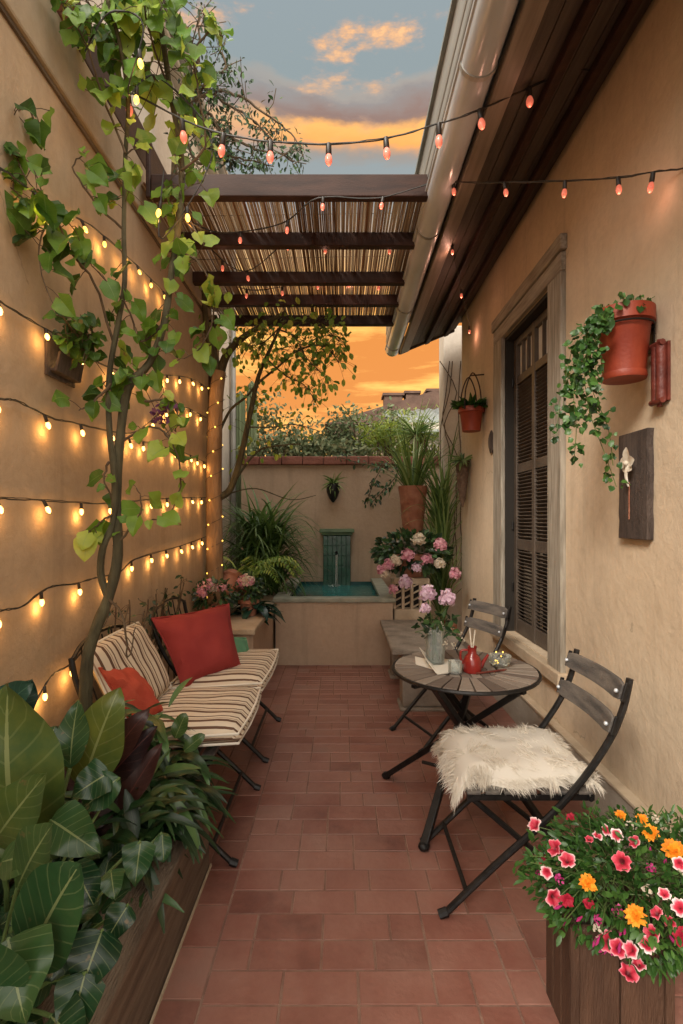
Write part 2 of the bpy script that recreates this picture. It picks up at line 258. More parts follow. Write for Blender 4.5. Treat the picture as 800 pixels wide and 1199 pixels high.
# ------------------------------------------------------------------ mesh builder
def wm(o):
    m=Matrix.Translation(o.location)@o.rotation_euler.to_matrix().to_4x4()
    return wm(o.parent)@m if o.parent else m
class MB:
    def __init__(s): s.v=[]; s.f=[]; s.r=[]; s.uv=[]; s.mi=[]; s.cm=0
    def add(s, vs, fs, r=.5, uvs=None):
        o = len(s.v); s.v += [tuple(x) for x in vs]
        for i, f in enumerate(fs):
            s.f.append(tuple(o+k for k in f)); s.r.append(r); s.mi.append(s.cm)
            s.uv.append([uvs[k] for k in f] if uvs else [(0,0)]*len(f))
    def box(s, c, size, rot=None, r=.5):
        c = Vector(c); h = [x/2 for x in size]; vs=[]
        for x in (-1,1):
            for y in (-1,1):
                for z in (-1,1):
                    p = Vector((x*h[0], y*h[1], z*h[2])); vs.append(c + (rot @ p if rot else p))
        s.add(vs, [(0,1,3,2),(4,6,7,5),(0,4,5,1),(2,3,7,6),(0,2,6,4),(1,5,7,3)], r); return s
    def bb(s, x0,x1,y0,y1,z0,z1, r=.5): return s.box(((x0+x1)/2,(y0+y1)/2,(z0+z1)/2),(x1-x0,y1-y0,z1-z0),None,r)
    def bar(s, a, b, w, h, up=(0,0,1), r=.5):
        a=Vector(a); b=Vector(b); d=b-a; L=d.length; d.normalize(); up=Vector(up); sx=d.cross(up)
        if sx.length<1e-4: sx=Vector((1,0,0))
        sx.normalize(); uz=sx.cross(d); rot=Matrix((sx,d,uz)).transposed(); return s.box((a+b)/2,(w,L,h),rot,r)
    def prism(s, pts, y0, y1, r=.5):            # outline in x,z swept along y
        n=len(pts); vs=[(x,y0,z) for x,z in pts]+[(x,y1,z) for x,z in pts]
        s.add(vs,[tuple(range(n)),tuple(reversed(range(n,2*n)))]+[(i,i+n,(i+1)%n+n,(i+1)%n) for i in range(n)],r); return s
    def tube(s, pts, rad, n=8, cap=True, r=.5):
        pts=[Vector(p) for p in pts]; m=len(pts)
        if not hasattr(rad,'__len__'): rad=[rad]*m
        t0=(pts[1]-pts[0]).normalized(); a=t0.orthogonal().normalized(); vs=[]
        for i,p in enumerate(pts):
            t=(pts[min(i+1,m-1)]-pts[max(i-1,0)]).normalized(); a=(a-t*a.dot(t)).normalized(); b=t.cross(a)
            for k in range(n):
                q=2*math.pi*k/n; vs.append(p+(a*math.cos(q)+b*math.sin(q))*rad[i])
        fs=[(i*n+k,i*n+(k+1)%n,(i+1)*n+(k+1)%n,(i+1)*n+k) for i in range(m-1) for k in range(n)]
        if cap: fs+=[tuple(reversed(range(n))),tuple(range((m-1)*n,m*n))]
        s.add(vs,fs,r); return s
    def lathe(s, prof, c=(0,0,0), n=24, cap=True, r=.5, sq=1.0):
        c=Vector(c); vs=[]; uvs=[]
        for j,(q,z) in enumerate(prof):
            for k in range(n):
                a=2*math.pi*k/n; vs.append(c+Vector((q*math.cos(a),q*math.sin(a)*sq,z)))
        m=len(prof); fs=[(i*n+k,i*n+(k+1)%n,(i+1)*n+(k+1)%n,(i+1)*n+k) for i in range(m-1) for k in range(n)]
        if cap: fs+=[tuple(reversed(range(n))),tuple(range((m-1)*n,m*n))]
        s.add(vs,fs,r); return s
    def ball(s, c, rx, ry=None, rz=None, n=10, m=6, r=.5, jit=0):
        ry=ry or rx; rz=rz or rx; pr=[]; c=Vector(c); vs=[]
        for j in range(m+1):
            th=math.pi*(.02+.96*j/m)
            for k in range(n):
                a=2*math.pi*k/n; q=1+jit*noise.noise(Vector((math.cos(a)*2,math.sin(a)*2,j*.7))+c*9)
                vs.append(c+Vector((rx*math.sin(th)*math.cos(a),ry*math.sin(th)*math.sin(a),-rz*math.cos(th)))*q)
        s.add(vs,[(i*n+k,i*n+(k+1)%n,(i+1)*n+(k+1)%n,(i+1)*n+k) for i in range(m) for k in range(n)]+[tuple(reversed(range(n))),tuple(range(m*n,m*n+n))],r); return s
    def blade(s, base, d, up, L, W, prof='lance', droop=.3, seg=6, fold=.25, r=None, wave=0):
        base=Vector(base); d=Vector(d).normalized(); up=Vector(up); side=d.cross(up)
        if side.length<1e-3: side=d.orthogonal()
        side.normalize(); nrm=side.cross(d); PR={'lance':lambda t: math.sin(math.pi*min(1,max(0,t*.94+.03)))**.8*(1.15-.35*t),
            'heart':lambda t: (1.0 if t<.3 else (1-((t-.3)/.7)**1.7))*(min(1,t*9+.25)) ,
            'grass':lambda t: (1-t)**.6*(.6+.4*min(1,t*5)),
            'oval':lambda t: max(.02,math.sin(math.pi*(t*.97+.015)))**.6}[prof]
        r=rnd(0,1) if r is None else r; vs=[]; uv=[]; p=base.copy(); dd=d.copy(); st=L/seg
        ph=rnd(0,6)
        for i in range(seg+1):
            t=i/seg; w=W/2*PR(t)*(1+(rnd(-.06,.06) if prof=='heart' else 0)); nn=side.cross(dd).normalized(); wv=wave*math.sin(t*9+ph)*W
            c0=p - (d*L*.12*0 if prof!='heart' else Vector())
            back = dd*(-.16*L) if (prof=='heart' and i==0) else Vector()
            vs += [p-side*w+nn*(fold*w+wv)+back, p, p+side*w+nn*(fold*w-wv)+back]; uv+=[(0,t),(.5,t),(1,t)]
            dd=(dd-Vector((0,0,1))*droop/seg*1.2*(1 if prof!='heart' else 1)).normalized(); p=p+dd*st
        fs=[]
        for i in range(seg):
            a=i*3; fs+=[(a,a+1,a+4,a+3),(a+1,a+2,a+5,a+4)]
        s.add(vs,fs,r,uv)
    def build(s, name, m, parent=None, smooth=True, bevel=0, sub=0, angle=None, local=False):
        if parent and not local:
            inv=wm(parent).inverted(); s.v=[tuple(inv@Vector(q)) for q in s.v]
        me=bpy.data.meshes.new(name); me.from_pydata(s.v,[],s.f)
        ms=m if isinstance(m,(list,tuple)) else [m]
        for q in ms: me.materials.append(q)
        a=me.attributes.new('rnd','FLOAT','FACE'); a.data.foreach_set('value',s.r)
        me.polygons.foreach_set('material_index',s.mi)
        u=me.uv_layers.new(name='UVMap'); flat=[]
        for f in s.uv:
            for q in f: flat+=[q[0],q[1]]
        u.data.foreach_set('uv',flat)
        me.polygons.foreach_set('use_smooth',[smooth]*len(s.f)); me.update()
        if smooth and not sub: me.set_sharp_from_angle(angle=R(angle or 40))
        o=bpy.data.objects.new(name,me); C.objects.link(o)
        if parent:
            o.parent=parent
        if bevel:
            b=o.modifiers.new('bevel','BEVEL'); b.width=bevel; b.segments=2; b.limit_method='ANGLE'; b.angle_limit=R(40)
        if sub:
            b=o.modifiers.new('sub','SUBSURF'); b.levels=sub; b.render_levels=sub
        return o
def tag(o, label, cat, group=None, kind=None):
    o['label']=label; o['category']=cat
    if group: o['group']=group
    if kind: o['kind']=kind
    return o
def struct(o, label=None):
    o['kind']='structure'
    if label: o['label']=label; o['category']=o.name.split('.')[0].replace('_',' ')
    return o
def thing(name, label, cat, loc=(0,0,0), rz=0, group=None):
    o=bpy.data.objects.new(name,None); C.objects.link(o); o.location=loc; o.rotation_euler=(0,0,rz); o.empty_display_size=.1
    return tag(o,label,cat,group)
def smooth_path(pts, k=4):
    pts=[Vector(p) for p in pts]; out=[]
    for i in range(len(pts)-1):
        p0=pts[max(i-1,0)];p1=pts[i];p2=pts[i+1];p3=pts[min(i+2,len(pts)-1)]
        for j in range(k):
            t=j/k; out.append(.5*((2*p1)+(-p0+p2)*t+(2*p0-5*p1+4*p2-p3)*t*t+(-p0+3*p1-3*p2+p3)*t**3))
    out.append(pts[-1]); return out
def wob(pts, a): return [p+rv(a) for p in pts]
def lerp(a,b,t): return a+(b-a)*t
# ================================================================== THE SETTING
XL, XR, YE = -1.2, 1.28, 6.8
MB().bb(-60,60,-30,90,-.06,-.02).build('ground', M['earth'])
struct(bpy.data.objects['ground'], 'dark ground stretching away beyond the courtyard walls')
g = MB().bb(XL-.1,XR+.4,-1.2,YE+.1,-.02,.0015).build('grout_bed', M['grout']); struct(g,'pale grout bed showing between the terracotta tiles')
fl = MB()
def tile(x0,x1,y0,y1):
    if x1-x0<.015 or y1-y0<.015: return
    g=.0018; z=rnd(-.0006,.0006); a,b=rnd(-.0006,.0006),rnd(-.0006,.0006); q=min(1,max(0,random.gauss(.5,.22)))
    x0+=g;x1-=g;y0+=g;y1-=g; e=.003
    vs=[(x0,y0,-.004),(x1,y0,-.004),(x1,y1,-.004),(x0,y1,-.004),(x0+e,y0+e,.004+z+a),(x1-e,y0+e,.004+z-a),(x1-e,y1-e,.004+z+b),(x0+e,y1-e,.004+z-b)]
    fl.add(vs,[(4,5,6,7),(0,1,5,4),(1,2,6,5),(2,3,7,6),(3,0,4,7)],q)
u=.118
y=-.6; row=0
while y<YE:                                   # middle field, courses laid across with mixed lengths
    x=-.42; h=u if row%3 else u*1.0
    while x<.63-.001:
        w=random.choice([u,u,u*1.5,u*2,u*2]); w=min(w,.63-x)
        if .63-(x+w)<.05: w=.63-x
        tile(x,x+w,y,y+h); x+=w
    y+=h; row+=1
for x0,x1,L in ((-.55,-.42,.19),(-.68,-.55,.19),(-.81,-.68,.24),(-.94,-.81,.19),(-1.07,-.94,.24),(-1.2,-1.07,.24),(.63,.79,.16),(.79,.95,.235),(.95,1.11,.16),(1.11,1.28,.235)):   # long borders each side
    y=-.6+rnd(0,.1)
    while y<YE: tile(x0,x1,y,y+L); y+=L
fl=fl.build('floor', M['tile'], smooth=False); struct(fl,'worn terracotta tile floor with pale grout lines')

# ---- left garden wall
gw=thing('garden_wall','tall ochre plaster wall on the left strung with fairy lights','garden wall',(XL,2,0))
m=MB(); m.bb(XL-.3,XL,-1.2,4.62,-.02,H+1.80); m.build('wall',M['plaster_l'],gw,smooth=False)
m=MB(); m.bb(XL-.33,XL+.028,-1.2,4.64,H+1.803,H+2.10); m.build('top_band',M['band'],gw,smooth=False,bevel=.012)
m=MB(); m.bb(XL+.0005,XL+.012,-1.2,4.6,H+1.785,H+1.802); m.build('under_band_strip',M['oldwood'],gw,smooth=False)  # thin dark raised strip along the wall below the band
m=MB()
for k in range(20):                           # a short run of barrel tiles on top, nearest the camera
    y0=.55+k*.085
    for j in range(2):
        c=[(XL-.10-.14*j+ .02*math.cos(0), 0,0)]
    pts=[(XL+.05,y0,H+2.13),(XL-.10,y0,H+2.20),(XL-.27,y0,H+2.27)]
    m.tube(pts,[.05,.046,.042],8,r=random.random())
m.build('tile_coping',M['rooftile'],gw)

# ---- end wall
ew=thing('end_wall','low plaster wall with red coping closing the far end behind the fountain','garden wall',(0,YE,0))
MB().bb(-1.33,1.75,YE,YE+.22,-.02,2.17).build('wall',M['plaster_b'],ew,smooth=False)
m=MB(); x=-1.36
while x<1.75:
    w=rnd(.27,.31); m.box((x+w/2,YE+.10,2.225+rnd(-.003,.003)),(w-.006,.32,.11),None); x+=w
m.build('coping',M['coping'],ew,smooth=False,bevel=.012)

# ---- the house on the right
hs=thing('house','ochre plastered house along the right side with shuttered window and deep eave','house',(XR+.2,2,0))
WY0,WY1,WZ0,WZ1=3.10,4.02,H-.87,H+1.42
m=MB(); T=.30; YB,YF,ZT=-1.2,5.45,H+2.17
m.bb(XR,XR+T,YB,WY0,-.02,ZT); m.bb(XR,XR+T,WY1,YF,-.02,ZT); m.bb(XR,XR+T,WY0,WY1,-.02,WZ0); m.bb(XR,XR+T,WY0,WY1,WZ1,ZT)
m.bb(XR+T,4.2,YF-.2,YF,-.02,ZT)
m.build('wall',M['plaster_r'],hs,smooth=False)
m=MB(); m.bb(XR-.045,XR-.0015,YB,YF-.001,-.003,.232); m.build('plinth',M['plinth'],hs,smooth=False,bevel=.01)
m=MB(); m.bb(XR-.055,XR-.001,YB,YF-.002,.234,.252); m.build('plinth_ledge',M['line'],hs,smooth=False,bevel=.004)
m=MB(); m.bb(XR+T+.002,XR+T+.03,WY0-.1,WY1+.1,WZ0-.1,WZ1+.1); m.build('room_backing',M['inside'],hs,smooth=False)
# window
m=MB(); wd=.20
m.bb(XR-.032,XR+.002,WY0-wd+.02,WY0+.01,WZ0-.06,WZ1); m.bb(XR-.032,XR+.002,WY1-.01,WY1+wd,WZ0-.06,WZ1)
fr=m.build('window_frame',M['greywood'],hs,smooth=False,bevel=.006)
m=MB(); m.bb(XR-.030,XR+.002,WY0-wd+.02,WY1+wd,WZ1+.002,WZ1+.11); m.build('lintel_board',M['greywood_h'],fr,smooth=False,bevel=.006)
m=MB(); m.bb(XR-.042,XR+.001,WY0-wd+.0,WY1+wd+.02,WZ1+.114,WZ1+.205); m.build('head_moulding',M['greywood_h'],fr,smooth=False,bevel=.008)
m=MB(); m.bb(XR-.055,XR+.12,WY0-wd-.0,WY1+wd+.03,WZ0-.085,WZ0-.062+.055)
m.build('window_sill',M['planter'],fr,smooth=False,bevel=.008)
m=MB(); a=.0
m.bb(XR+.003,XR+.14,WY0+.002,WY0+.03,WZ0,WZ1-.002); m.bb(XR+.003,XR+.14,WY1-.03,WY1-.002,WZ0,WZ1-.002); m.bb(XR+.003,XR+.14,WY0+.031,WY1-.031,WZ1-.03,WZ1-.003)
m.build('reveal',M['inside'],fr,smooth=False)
sx=XR+.080                                    # shutter leaf plane
m=MB(); y0,y1=WY0+.035,WY1-.035; st=.055; ym=(y0+y1)/2+.03
zr=[(WZ0+.005,WZ0+.11),(H-.23,H-.15),(H+.35,H+.42),(H+1.03,H+1.09),(WZ1-.09,WZ1-.035)]
for ya,yb in ((y0,y0+st),(ym-st/2,ym+st/2),(y1-st,y1)): m.bb(sx-.018,sx+.022,ya,yb,WZ0+.005,WZ1-.035)
for za,zb in zr:
    m.bb(sx-.015,sx+.019,y0+st,ym-st/2,za,zb); m.bb(sx-.015,sx+.019,ym+st/2,y1-st,za,zb)
sh=m.build('shutter',M['shutter'],hs,smooth=False,bevel=.004)
m=MB()
for i in range(3):
    z=zr[i][1]+.012
    while z<zr[i+1][0]-.004:
        for ya,yb in ((y0+st,ym-st/2),(ym+st/2,y1-st)):
            m.box((sx+.003,(ya+yb)/2,z),(.034,yb-ya-.002,.005),Matrix.Rotation(R(38),3,'Y'))
        z+=.026
m.build('louvres',M['shutter'],sh,smooth=False)
for ya,yb in ((y0+st,ym-st/2),(ym+st/2,y1-st)):
    for q in (.33,.66): yy=lerp(ya,yb,q); MB().bb(sx-.012,sx+.012,yy-.008,yy+.008,zr[3][1],zr[4][0]).build('glazing_bar',M['shutter'],sh,smooth=False)
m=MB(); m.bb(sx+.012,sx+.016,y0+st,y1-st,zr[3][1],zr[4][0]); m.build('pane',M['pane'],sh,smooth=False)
m=MB()
for k in range(22):
    ya=lerp(y0,y1,k/22); m.bb(sx+.05+.008*(k%2),sx+.055+.008*(k%2),ya,ya+.04,zr[3][0]-.02,WZ1-.02)
m.build('curtain',M['curtain'],sh,smooth=False)
for z in (WZ0+.35,H-.05,H+1.06): MB().tube([(sx-.03,y1-.005,z-.03),(sx-.03,y1-.005,z+.03)],.008,8).build('hinge',M['black'],sh)
m=MB().bb(sx-.03,sx-.018,y0+st-.02,y0+st+.01,H-.02,H+.10).build('latch',M['black'],sh,smooth=False,bevel=.003)

# eave: soffit boards, rafters, fascia, gutter, roof covering
def zs(x): return H+1.86+(x-.62)*(2.13-1.86)/(XR-.62)
m=MB()
for k in range(6):
    xa=.76+k*(XR-.76)/6; xb=.76+(k+1)*(XR-.76)/6-.005
    m.prism([(xa,zs(xa)),(xb,zs(xb)),(xb,zs(xb)+.02),(xa,zs(xa)+.02)],YB,5.72)
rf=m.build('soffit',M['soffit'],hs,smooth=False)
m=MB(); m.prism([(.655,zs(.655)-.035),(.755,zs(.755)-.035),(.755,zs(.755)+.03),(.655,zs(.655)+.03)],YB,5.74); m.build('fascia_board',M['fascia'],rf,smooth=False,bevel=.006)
for x0_ in (.93,1.14): MB().prism([(x0_,zs(x0_)-.05),(x0_+.05,zs(x0_+.05)-.05),(x0_+.05,zs(x0_+.05)-.001),(x0_,zs(x0_)-.001)],YB,5.70).build('purlin',M['darkwood'],rf,smooth=False,bevel=.006)
m=MB(); m.prism([(.64,zs(.64)-.02),(1.27,zs(1.27)-.02),(1.27,zs(1.27)+.16),(.64,zs(.64)+.16)],5.745,5.77); m.build('barge_board',M['soffit'],rf,smooth=False,bevel=.004)
m=MB(); gx,gz=.565,H+1.885; prof=[]
for k in range(13):
    a=math.pi*(k/12); prof.append((gx-.075*math.cos(a),gz-.072*math.sin(a)))
inner=[(gx+.068*math.cos(math.pi*k/12),gz+.004-.066*math.sin(math.pi*k/12)) for k in range(13)]
m.prism(prof+inner,YB,5.70)
m.tube([(gx-.075,YB,gz+.003),(gx-.075,5.7,gz+.003)],.010,8)
gt=m.build('gutter',M['zinc'],hs)
m=MB(); m.prism(prof,5.701,5.712); m.build('gutter_end',M['zinc'],gt,smooth=False)
for yy in (.9,2.1,3.3,4.5,5.5): MB().prism([(gx-.079*math.cos(math.pi*k/12),gz-.076*math.sin(math.pi*k/12)) for k in range(13)],yy,yy+.022).build('gutter_bracket',M['greymetal'],gt,smooth=False)
m=MB(); m.prism([(.505,H+1.905),(.53,H+1.905),(.515,H+2.20),(.49,H+2.20)],YB,5.7)
for z_ in (1.97,2.06,2.15): m.tube([(.503,YB,H+z_),(.503,5.7,H+z_)],.012,6)
m.build('roof_edge',M['greymetal'],hs,smooth=True)
m=MB(); m.prism([(.47,H+2.203),(.47,H+2.225),(4.2,H+3.6),(4.2,H+2.35),(1.3,H+2.20)],YB,5.74); m.build('roof',M['greyroof'],hs,smooth=False)

# ---- neighbouring tall pale building behind the left wall, and pier at the right back corner
nb=thing('neighbour_building','pale tall building rising behind the left garden wall','building',(-2.2,5,0))
MB().bb(-4.5,-1.64,2.6,7.6,-.02,H+4.25).build('wall',M['pale'],nb,smooth=False)
m=MB(); m.bb(-4.7,-1.52,2.4,7.8,H+4.253,H+4.33); m.build('eave',M['pale'],nb,smooth=False,bevel=.01)
m=MB(); m.tube([(-1.50,2.4,H+4.36),(-1.50,7.8,H+4.36)],.07,10); m.tube([(-1.585,7.5,H+4.3),(-1.585,7.5,0)],.04,8)
m.build('gutter',M['greymetal'],nb)
m=MB(); 
for xa in (-4.5,-3.1): pass
m.prism([(-4.7,H+4.335),(-1.55,H+4.335),(-4.7,H+5.6)],2.4,7.8); m.build('roof',M['greyroof'],nb,smooth=False)
pr=thing('corner_pier','pale plaster pier with dry vine stems beside the house corner','pier',(1.42,6.3,0))
MB().bb(1.235,1.75,6.2,6.5,-.02,H+2.35).build('shaft',M['pale'],pr,smooth=False,bevel=.02)
m=MB()
for k in range(6):
    x=1.25+.05*k; pts=[(x+rnd(-.03,.03)+.02*j*rnd(-1,1),6.185,.7+.38*j) for j in range(8)]
    m.tube(smooth_path(pts,3),.006,5)
m.build('vine_stems',M['twig'],pr)

# ---- houses beyond the end wall
def far_house(name,label,x0,x1,y0,y1,ze,zr_,ridge_x,mroof,mwall):
    h=thing(name,label,'house',((x0+x1)/2,y0,0))
    MB().bb(x0,x1,y0,y1,-.02,ze).build('wall',mwall,h,smooth=False)
    m=MB(); o=.25; m.prism([(x0-o,ze),(x1+o,ze),(ridge_x,zr_)],y0-.3,y1); rf=m.build('roof',mroof,h,smooth=False); return h,rf
h1,rf1=far_house('distant_house','distant brown house with low pitched roof and stubby chimneys beyond the far wall',-.2,4.9,14,19,H+2.55,H+3.45,2.5,M['farroof'],M['wallbrown'])
for cx,w,hh in ((1.45,.5,.1),(1.98,.36,.16),(2.62,.42,.22)):
    m=MB(); m.bb(cx-w/2,cx+w/2,14.3,14.8,H+2.8,H+3.35+hh); m.bb(cx-w/2-.05,cx+w/2+.05,14.25,14.85,H+3.352+hh,H+3.42+hh); ch=m.build('chimney',M['farroof'],h1,smooth=False)
for k in range(2): MB().bb(.6+k*1.6,1.2+k*1.6,13.94,13.99,H+.6,H+1.6).build('window',M['inside'],h1,smooth=False)
h2=thing('shed','grey corrugated lean-to shed just beyond the far wall','shed',(1.9,9,0))
MB().bb(1.0,3.4,9.0,11,-.02,H+1.7).build('wall',M['pale'],h2,smooth=False)
m=MB(); n=44
vs=[];fs=[]
for i in range(n+1):
    x=.9+2.6*i/n; zz=.02*math.sin(i*math.pi/2); vs+=[(x,8.8,H+1.45+zz+(x-.9)*.06),(x,11.2,H+2.35+zz+(x-.9)*.06)]
for i in range(n): fs.append((2*i,2*i+2,2*i+3,2*i+1))
m.add(vs,fs); o=m.build('roof',M['greyroof'],h2); o.modifiers.new('t','SOLIDIFY').thickness=.02

# ---- pergola
pg=thing('pergola','dark timber pergola with reed matting spanning the courtyard','pergola',(0,2.94,0))
by=[2.94,3.47,4.02,4.43,4.88]; bz=H+1.855
for i,yy in enumerate(by):
    m=MB(); m.bb(XL+.03 if i else -1.095,.585,yy,yy+.06,bz,bz+(.092 if i else .128)); m.build('beam',M['darkwood'],pg,smooth=False,bevel=.006)
m=MB(); m.bb(XL-.10,XL+.026,2.27,5.2,H+2.103,H+2.33); m.bb(-1.13,-1.10,2.95,2.99,bz,H+2.15); m.bb(XL-.05,-1.10,2.95,2.99,H+2.155,H+2.19)
m.build('ledger',M['darkwood'],pg,smooth=False,bevel=.008)
m=MB(); m.bb(XL-.02,XL+.07,4.64,4.74,0,bz-.002); m.build('post',M['darkwood'],pg,smooth=False,bevel=.008)
m=MB()
x=XL+.02
while x<.60:
    w=rnd(.007,.015)
    ya=2.985+rnd(0,.03); yb=4.98+rnd(-.06,.02)
    if random.random()<.985:
        ys=[ya, lerp(ya,yb,.33)+rnd(-.2,.2), lerp(ya,yb,.66)+rnd(-.2,.2), yb]
        zz=bz+.101+rnd(0,.008); rr=min(1,max(0,random.gauss(.5+.3*math.sin(x*9),.22)))
        m.tube([(x+rnd(-.003,.003),q,zz+rnd(-.002,.002)) for q in ys],w/2,5,r=rr)
    x+=w*.93+ (0 if random.random()<.9 else rnd(.001,.006))
m.build('reed_mat',M['reed'],pg)
m=MB()
for yy in (3.15,3.3,3.62,3.85,4.2,4.62): m.tube([(XL+.02,yy,bz+.0955),(.6,yy+rnd(-.02,.02),bz+.131)],.0022,4)
m.build('tie_wire',M['wire'],pg)

# ---- fountain
ft=thing('fountain','plastered raised basin with teal lining and green tiled spout panel on end wall','fountain',(-.05,5.06,0))
fx0,fx1,fy0,fy1,fz=-.655,.51,5.08,YE-.002,.625
m=MB(); t=.10
m.bb(fx0,fx1,fy0,fy0+t,-.003,fz); m.bb(fx0,fx0+t,fy0+t,fy1,-.003,fz); m.bb(fx1-t,fx1,fy0+t,fy1,-.003,fz)
m.build('basin',M['plaster_b'],ft,smooth=False)
m=MB(); a=.028
m.bb(fx0-a,fx1+a,fy0-a,fy0+t+.02,fz+.002,fz+.045); m.bb(fx0-a,fx0+t+.02,fy0+t+.022,fy1,fz+.002,fz+.045); m.bb(fx1-t-.02,fx1+a,fy0+t+.022,fy1,fz+.002,fz+.045)
m.build('rim',M['rim'],ft,smooth=False,bevel=.008)
m=MB(); q=.004; X0,X1,Y0,Y1=fx0+t+q,fx1-t-q,fy0+t+q,fy1-q
m.bb(X0,X1,Y0,Y0+.01,.35,fz-.001);m.bb(X0,X1,Y1-.01,Y1,.35,fz-.001);m.bb(X0,X0+.01,Y0+.011,Y1-.011,.35,fz-.001);m.bb(X1-.01,X1,Y0+.011,Y1-.011,.35,fz-.001)
m.build('lining',M['teal'],ft,smooth=False)
m=MB(); nx,ny=24,30; vs=[];fs=[]
for j in range(ny+1):
    for i in range(nx+1):
        x=lerp(X0+.012,X1-.012,i/nx); yy=lerp(Y0+.012,Y1-.012,j/ny); rr_=math.hypot(x+.05,yy-6.5)
        vs.append((x,yy,fz-.035+.004*math.sin(rr_*38)*math.exp(-rr_*1.6)+.003*noise.noise(V(x*8,yy*8,1))))
fs=[(j*(nx+1)+i,j*(nx+1)+i+1,(j+1)*(nx+1)+i+1,(j+1)*(nx+1)+i) for j in range(ny) for i in range(nx)]
m.add(vs,fs); m.build('water',M['water'],ft)
m=MB()                                      # spout panel of narrow glazed tiles with a moulded cap
px0,px1=-.24,.12
for i in range(6):
    for j in range(5):
        xa=lerp(px0,px1,i/6); xb=lerp(px0,px1,(i+1)/6); za=lerp(.58,1.24,j/5); zb=lerp(.58,1.24,(j+1)/5)
        m.bb(xa+.002,xb-.002,6.66+rnd(0,.003),YE-.001,za+.002,zb-.002)
m.bb(px0+.001,px1-.001,6.668,YE-.0005,.581,1.239)
m.build('spout_panel',M['greenglaze'],ft,smooth=False,bevel=.004)
m=MB(); m.bb(px0-.045,px1+.045,6.60,YE-.001,1.275,1.325); m.bb(px0-.02,px1+.02,6.63,YE-.001,1.243,1.273); m.build('spout_cap',mat('green_cap',(.06,.12,.05),.4,(.10,.17,.08),8),ft,smooth=False,bevel=.01)
m=MB(); m.tube([(-.065,6.665,1.02),(-.065,6.60,1.02),(-.065,6.565,1.0)],.016,8); m.build('spout_pipe',M['black'],ft)
m=MB()
for k in range(5): m.tube([(-.075+k*.006,6.57,1.0),(-.075+k*.006+rnd(-.003,.003),6.53,.85),(-.075+k*.006+rnd(-.005,.005),6.51,.595)],.0035,5)
m.build('water_jet',M['clear'],ft)
for k in range(1):
    m=MB()
    for i in range(26):
        a=rnd(0,6.28); q=rnd(0,.10); m.ball((-.065+q*math.cos(a),6.50+q*math.sin(a)*.6,fz-.025+rnd(0,.02)),rnd(.003,.008),n=6,m=4)
    m.build('splash',M['clear'],ft)

# ---- long sandstone planter on the left at the back, near planter, flower box
bp=thing('raised_planter','raised sandstone planter along the left wall beside the fountain','planter',(-.9,3.9,0))
m=MB(); m.bb(XL+.001,-.672,3.90,5.04,-.003,.572); m.build('body',M['plaster_b'],bp,smooth=False)
m=MB(); m.bb(XL+.001,-.655,3.87,5.046,.574,.62); m.bb(XL+.001,-.69,5.048,YE-.001,.0,.60); m.build('ledge',M['planter'],bp,smooth=False,bevel=.008)
np_=thing('border_planter','low weathered board planter along the left edge filled with leafy plants','planter',(-.7,1,0))
m=MB(); m.bb(-.60,-.55,-.6,2.14,.16,.30); m.bb(-.60,-.552,-.6,2.139,-.003,.157); m.bb(XL+.001,-.601,2.09,2.14,-.003,.30)
m.build('side_board',M['oldwood'],np_,smooth=False,bevel=.005)
m=MB(); m.bb(-.70,-.535,-.6,2.15,.303,.33); m.bb(XL+.001,-.702,2.06,2.15,.303,.33); m.build('cap_board',M['oldwood'],np_,smooth=False,bevel=.005)
m=MB(); m.bb(XL+.002,-.602,-.6,2.088,.0,.26); m.build('soil',M['earth'],np_,smooth=False)
m=MB(); m.bb(-.548,-.541,-.6,2.14,-.003,.012); m.build('edge_strip',M['line'],np_,smooth=False)
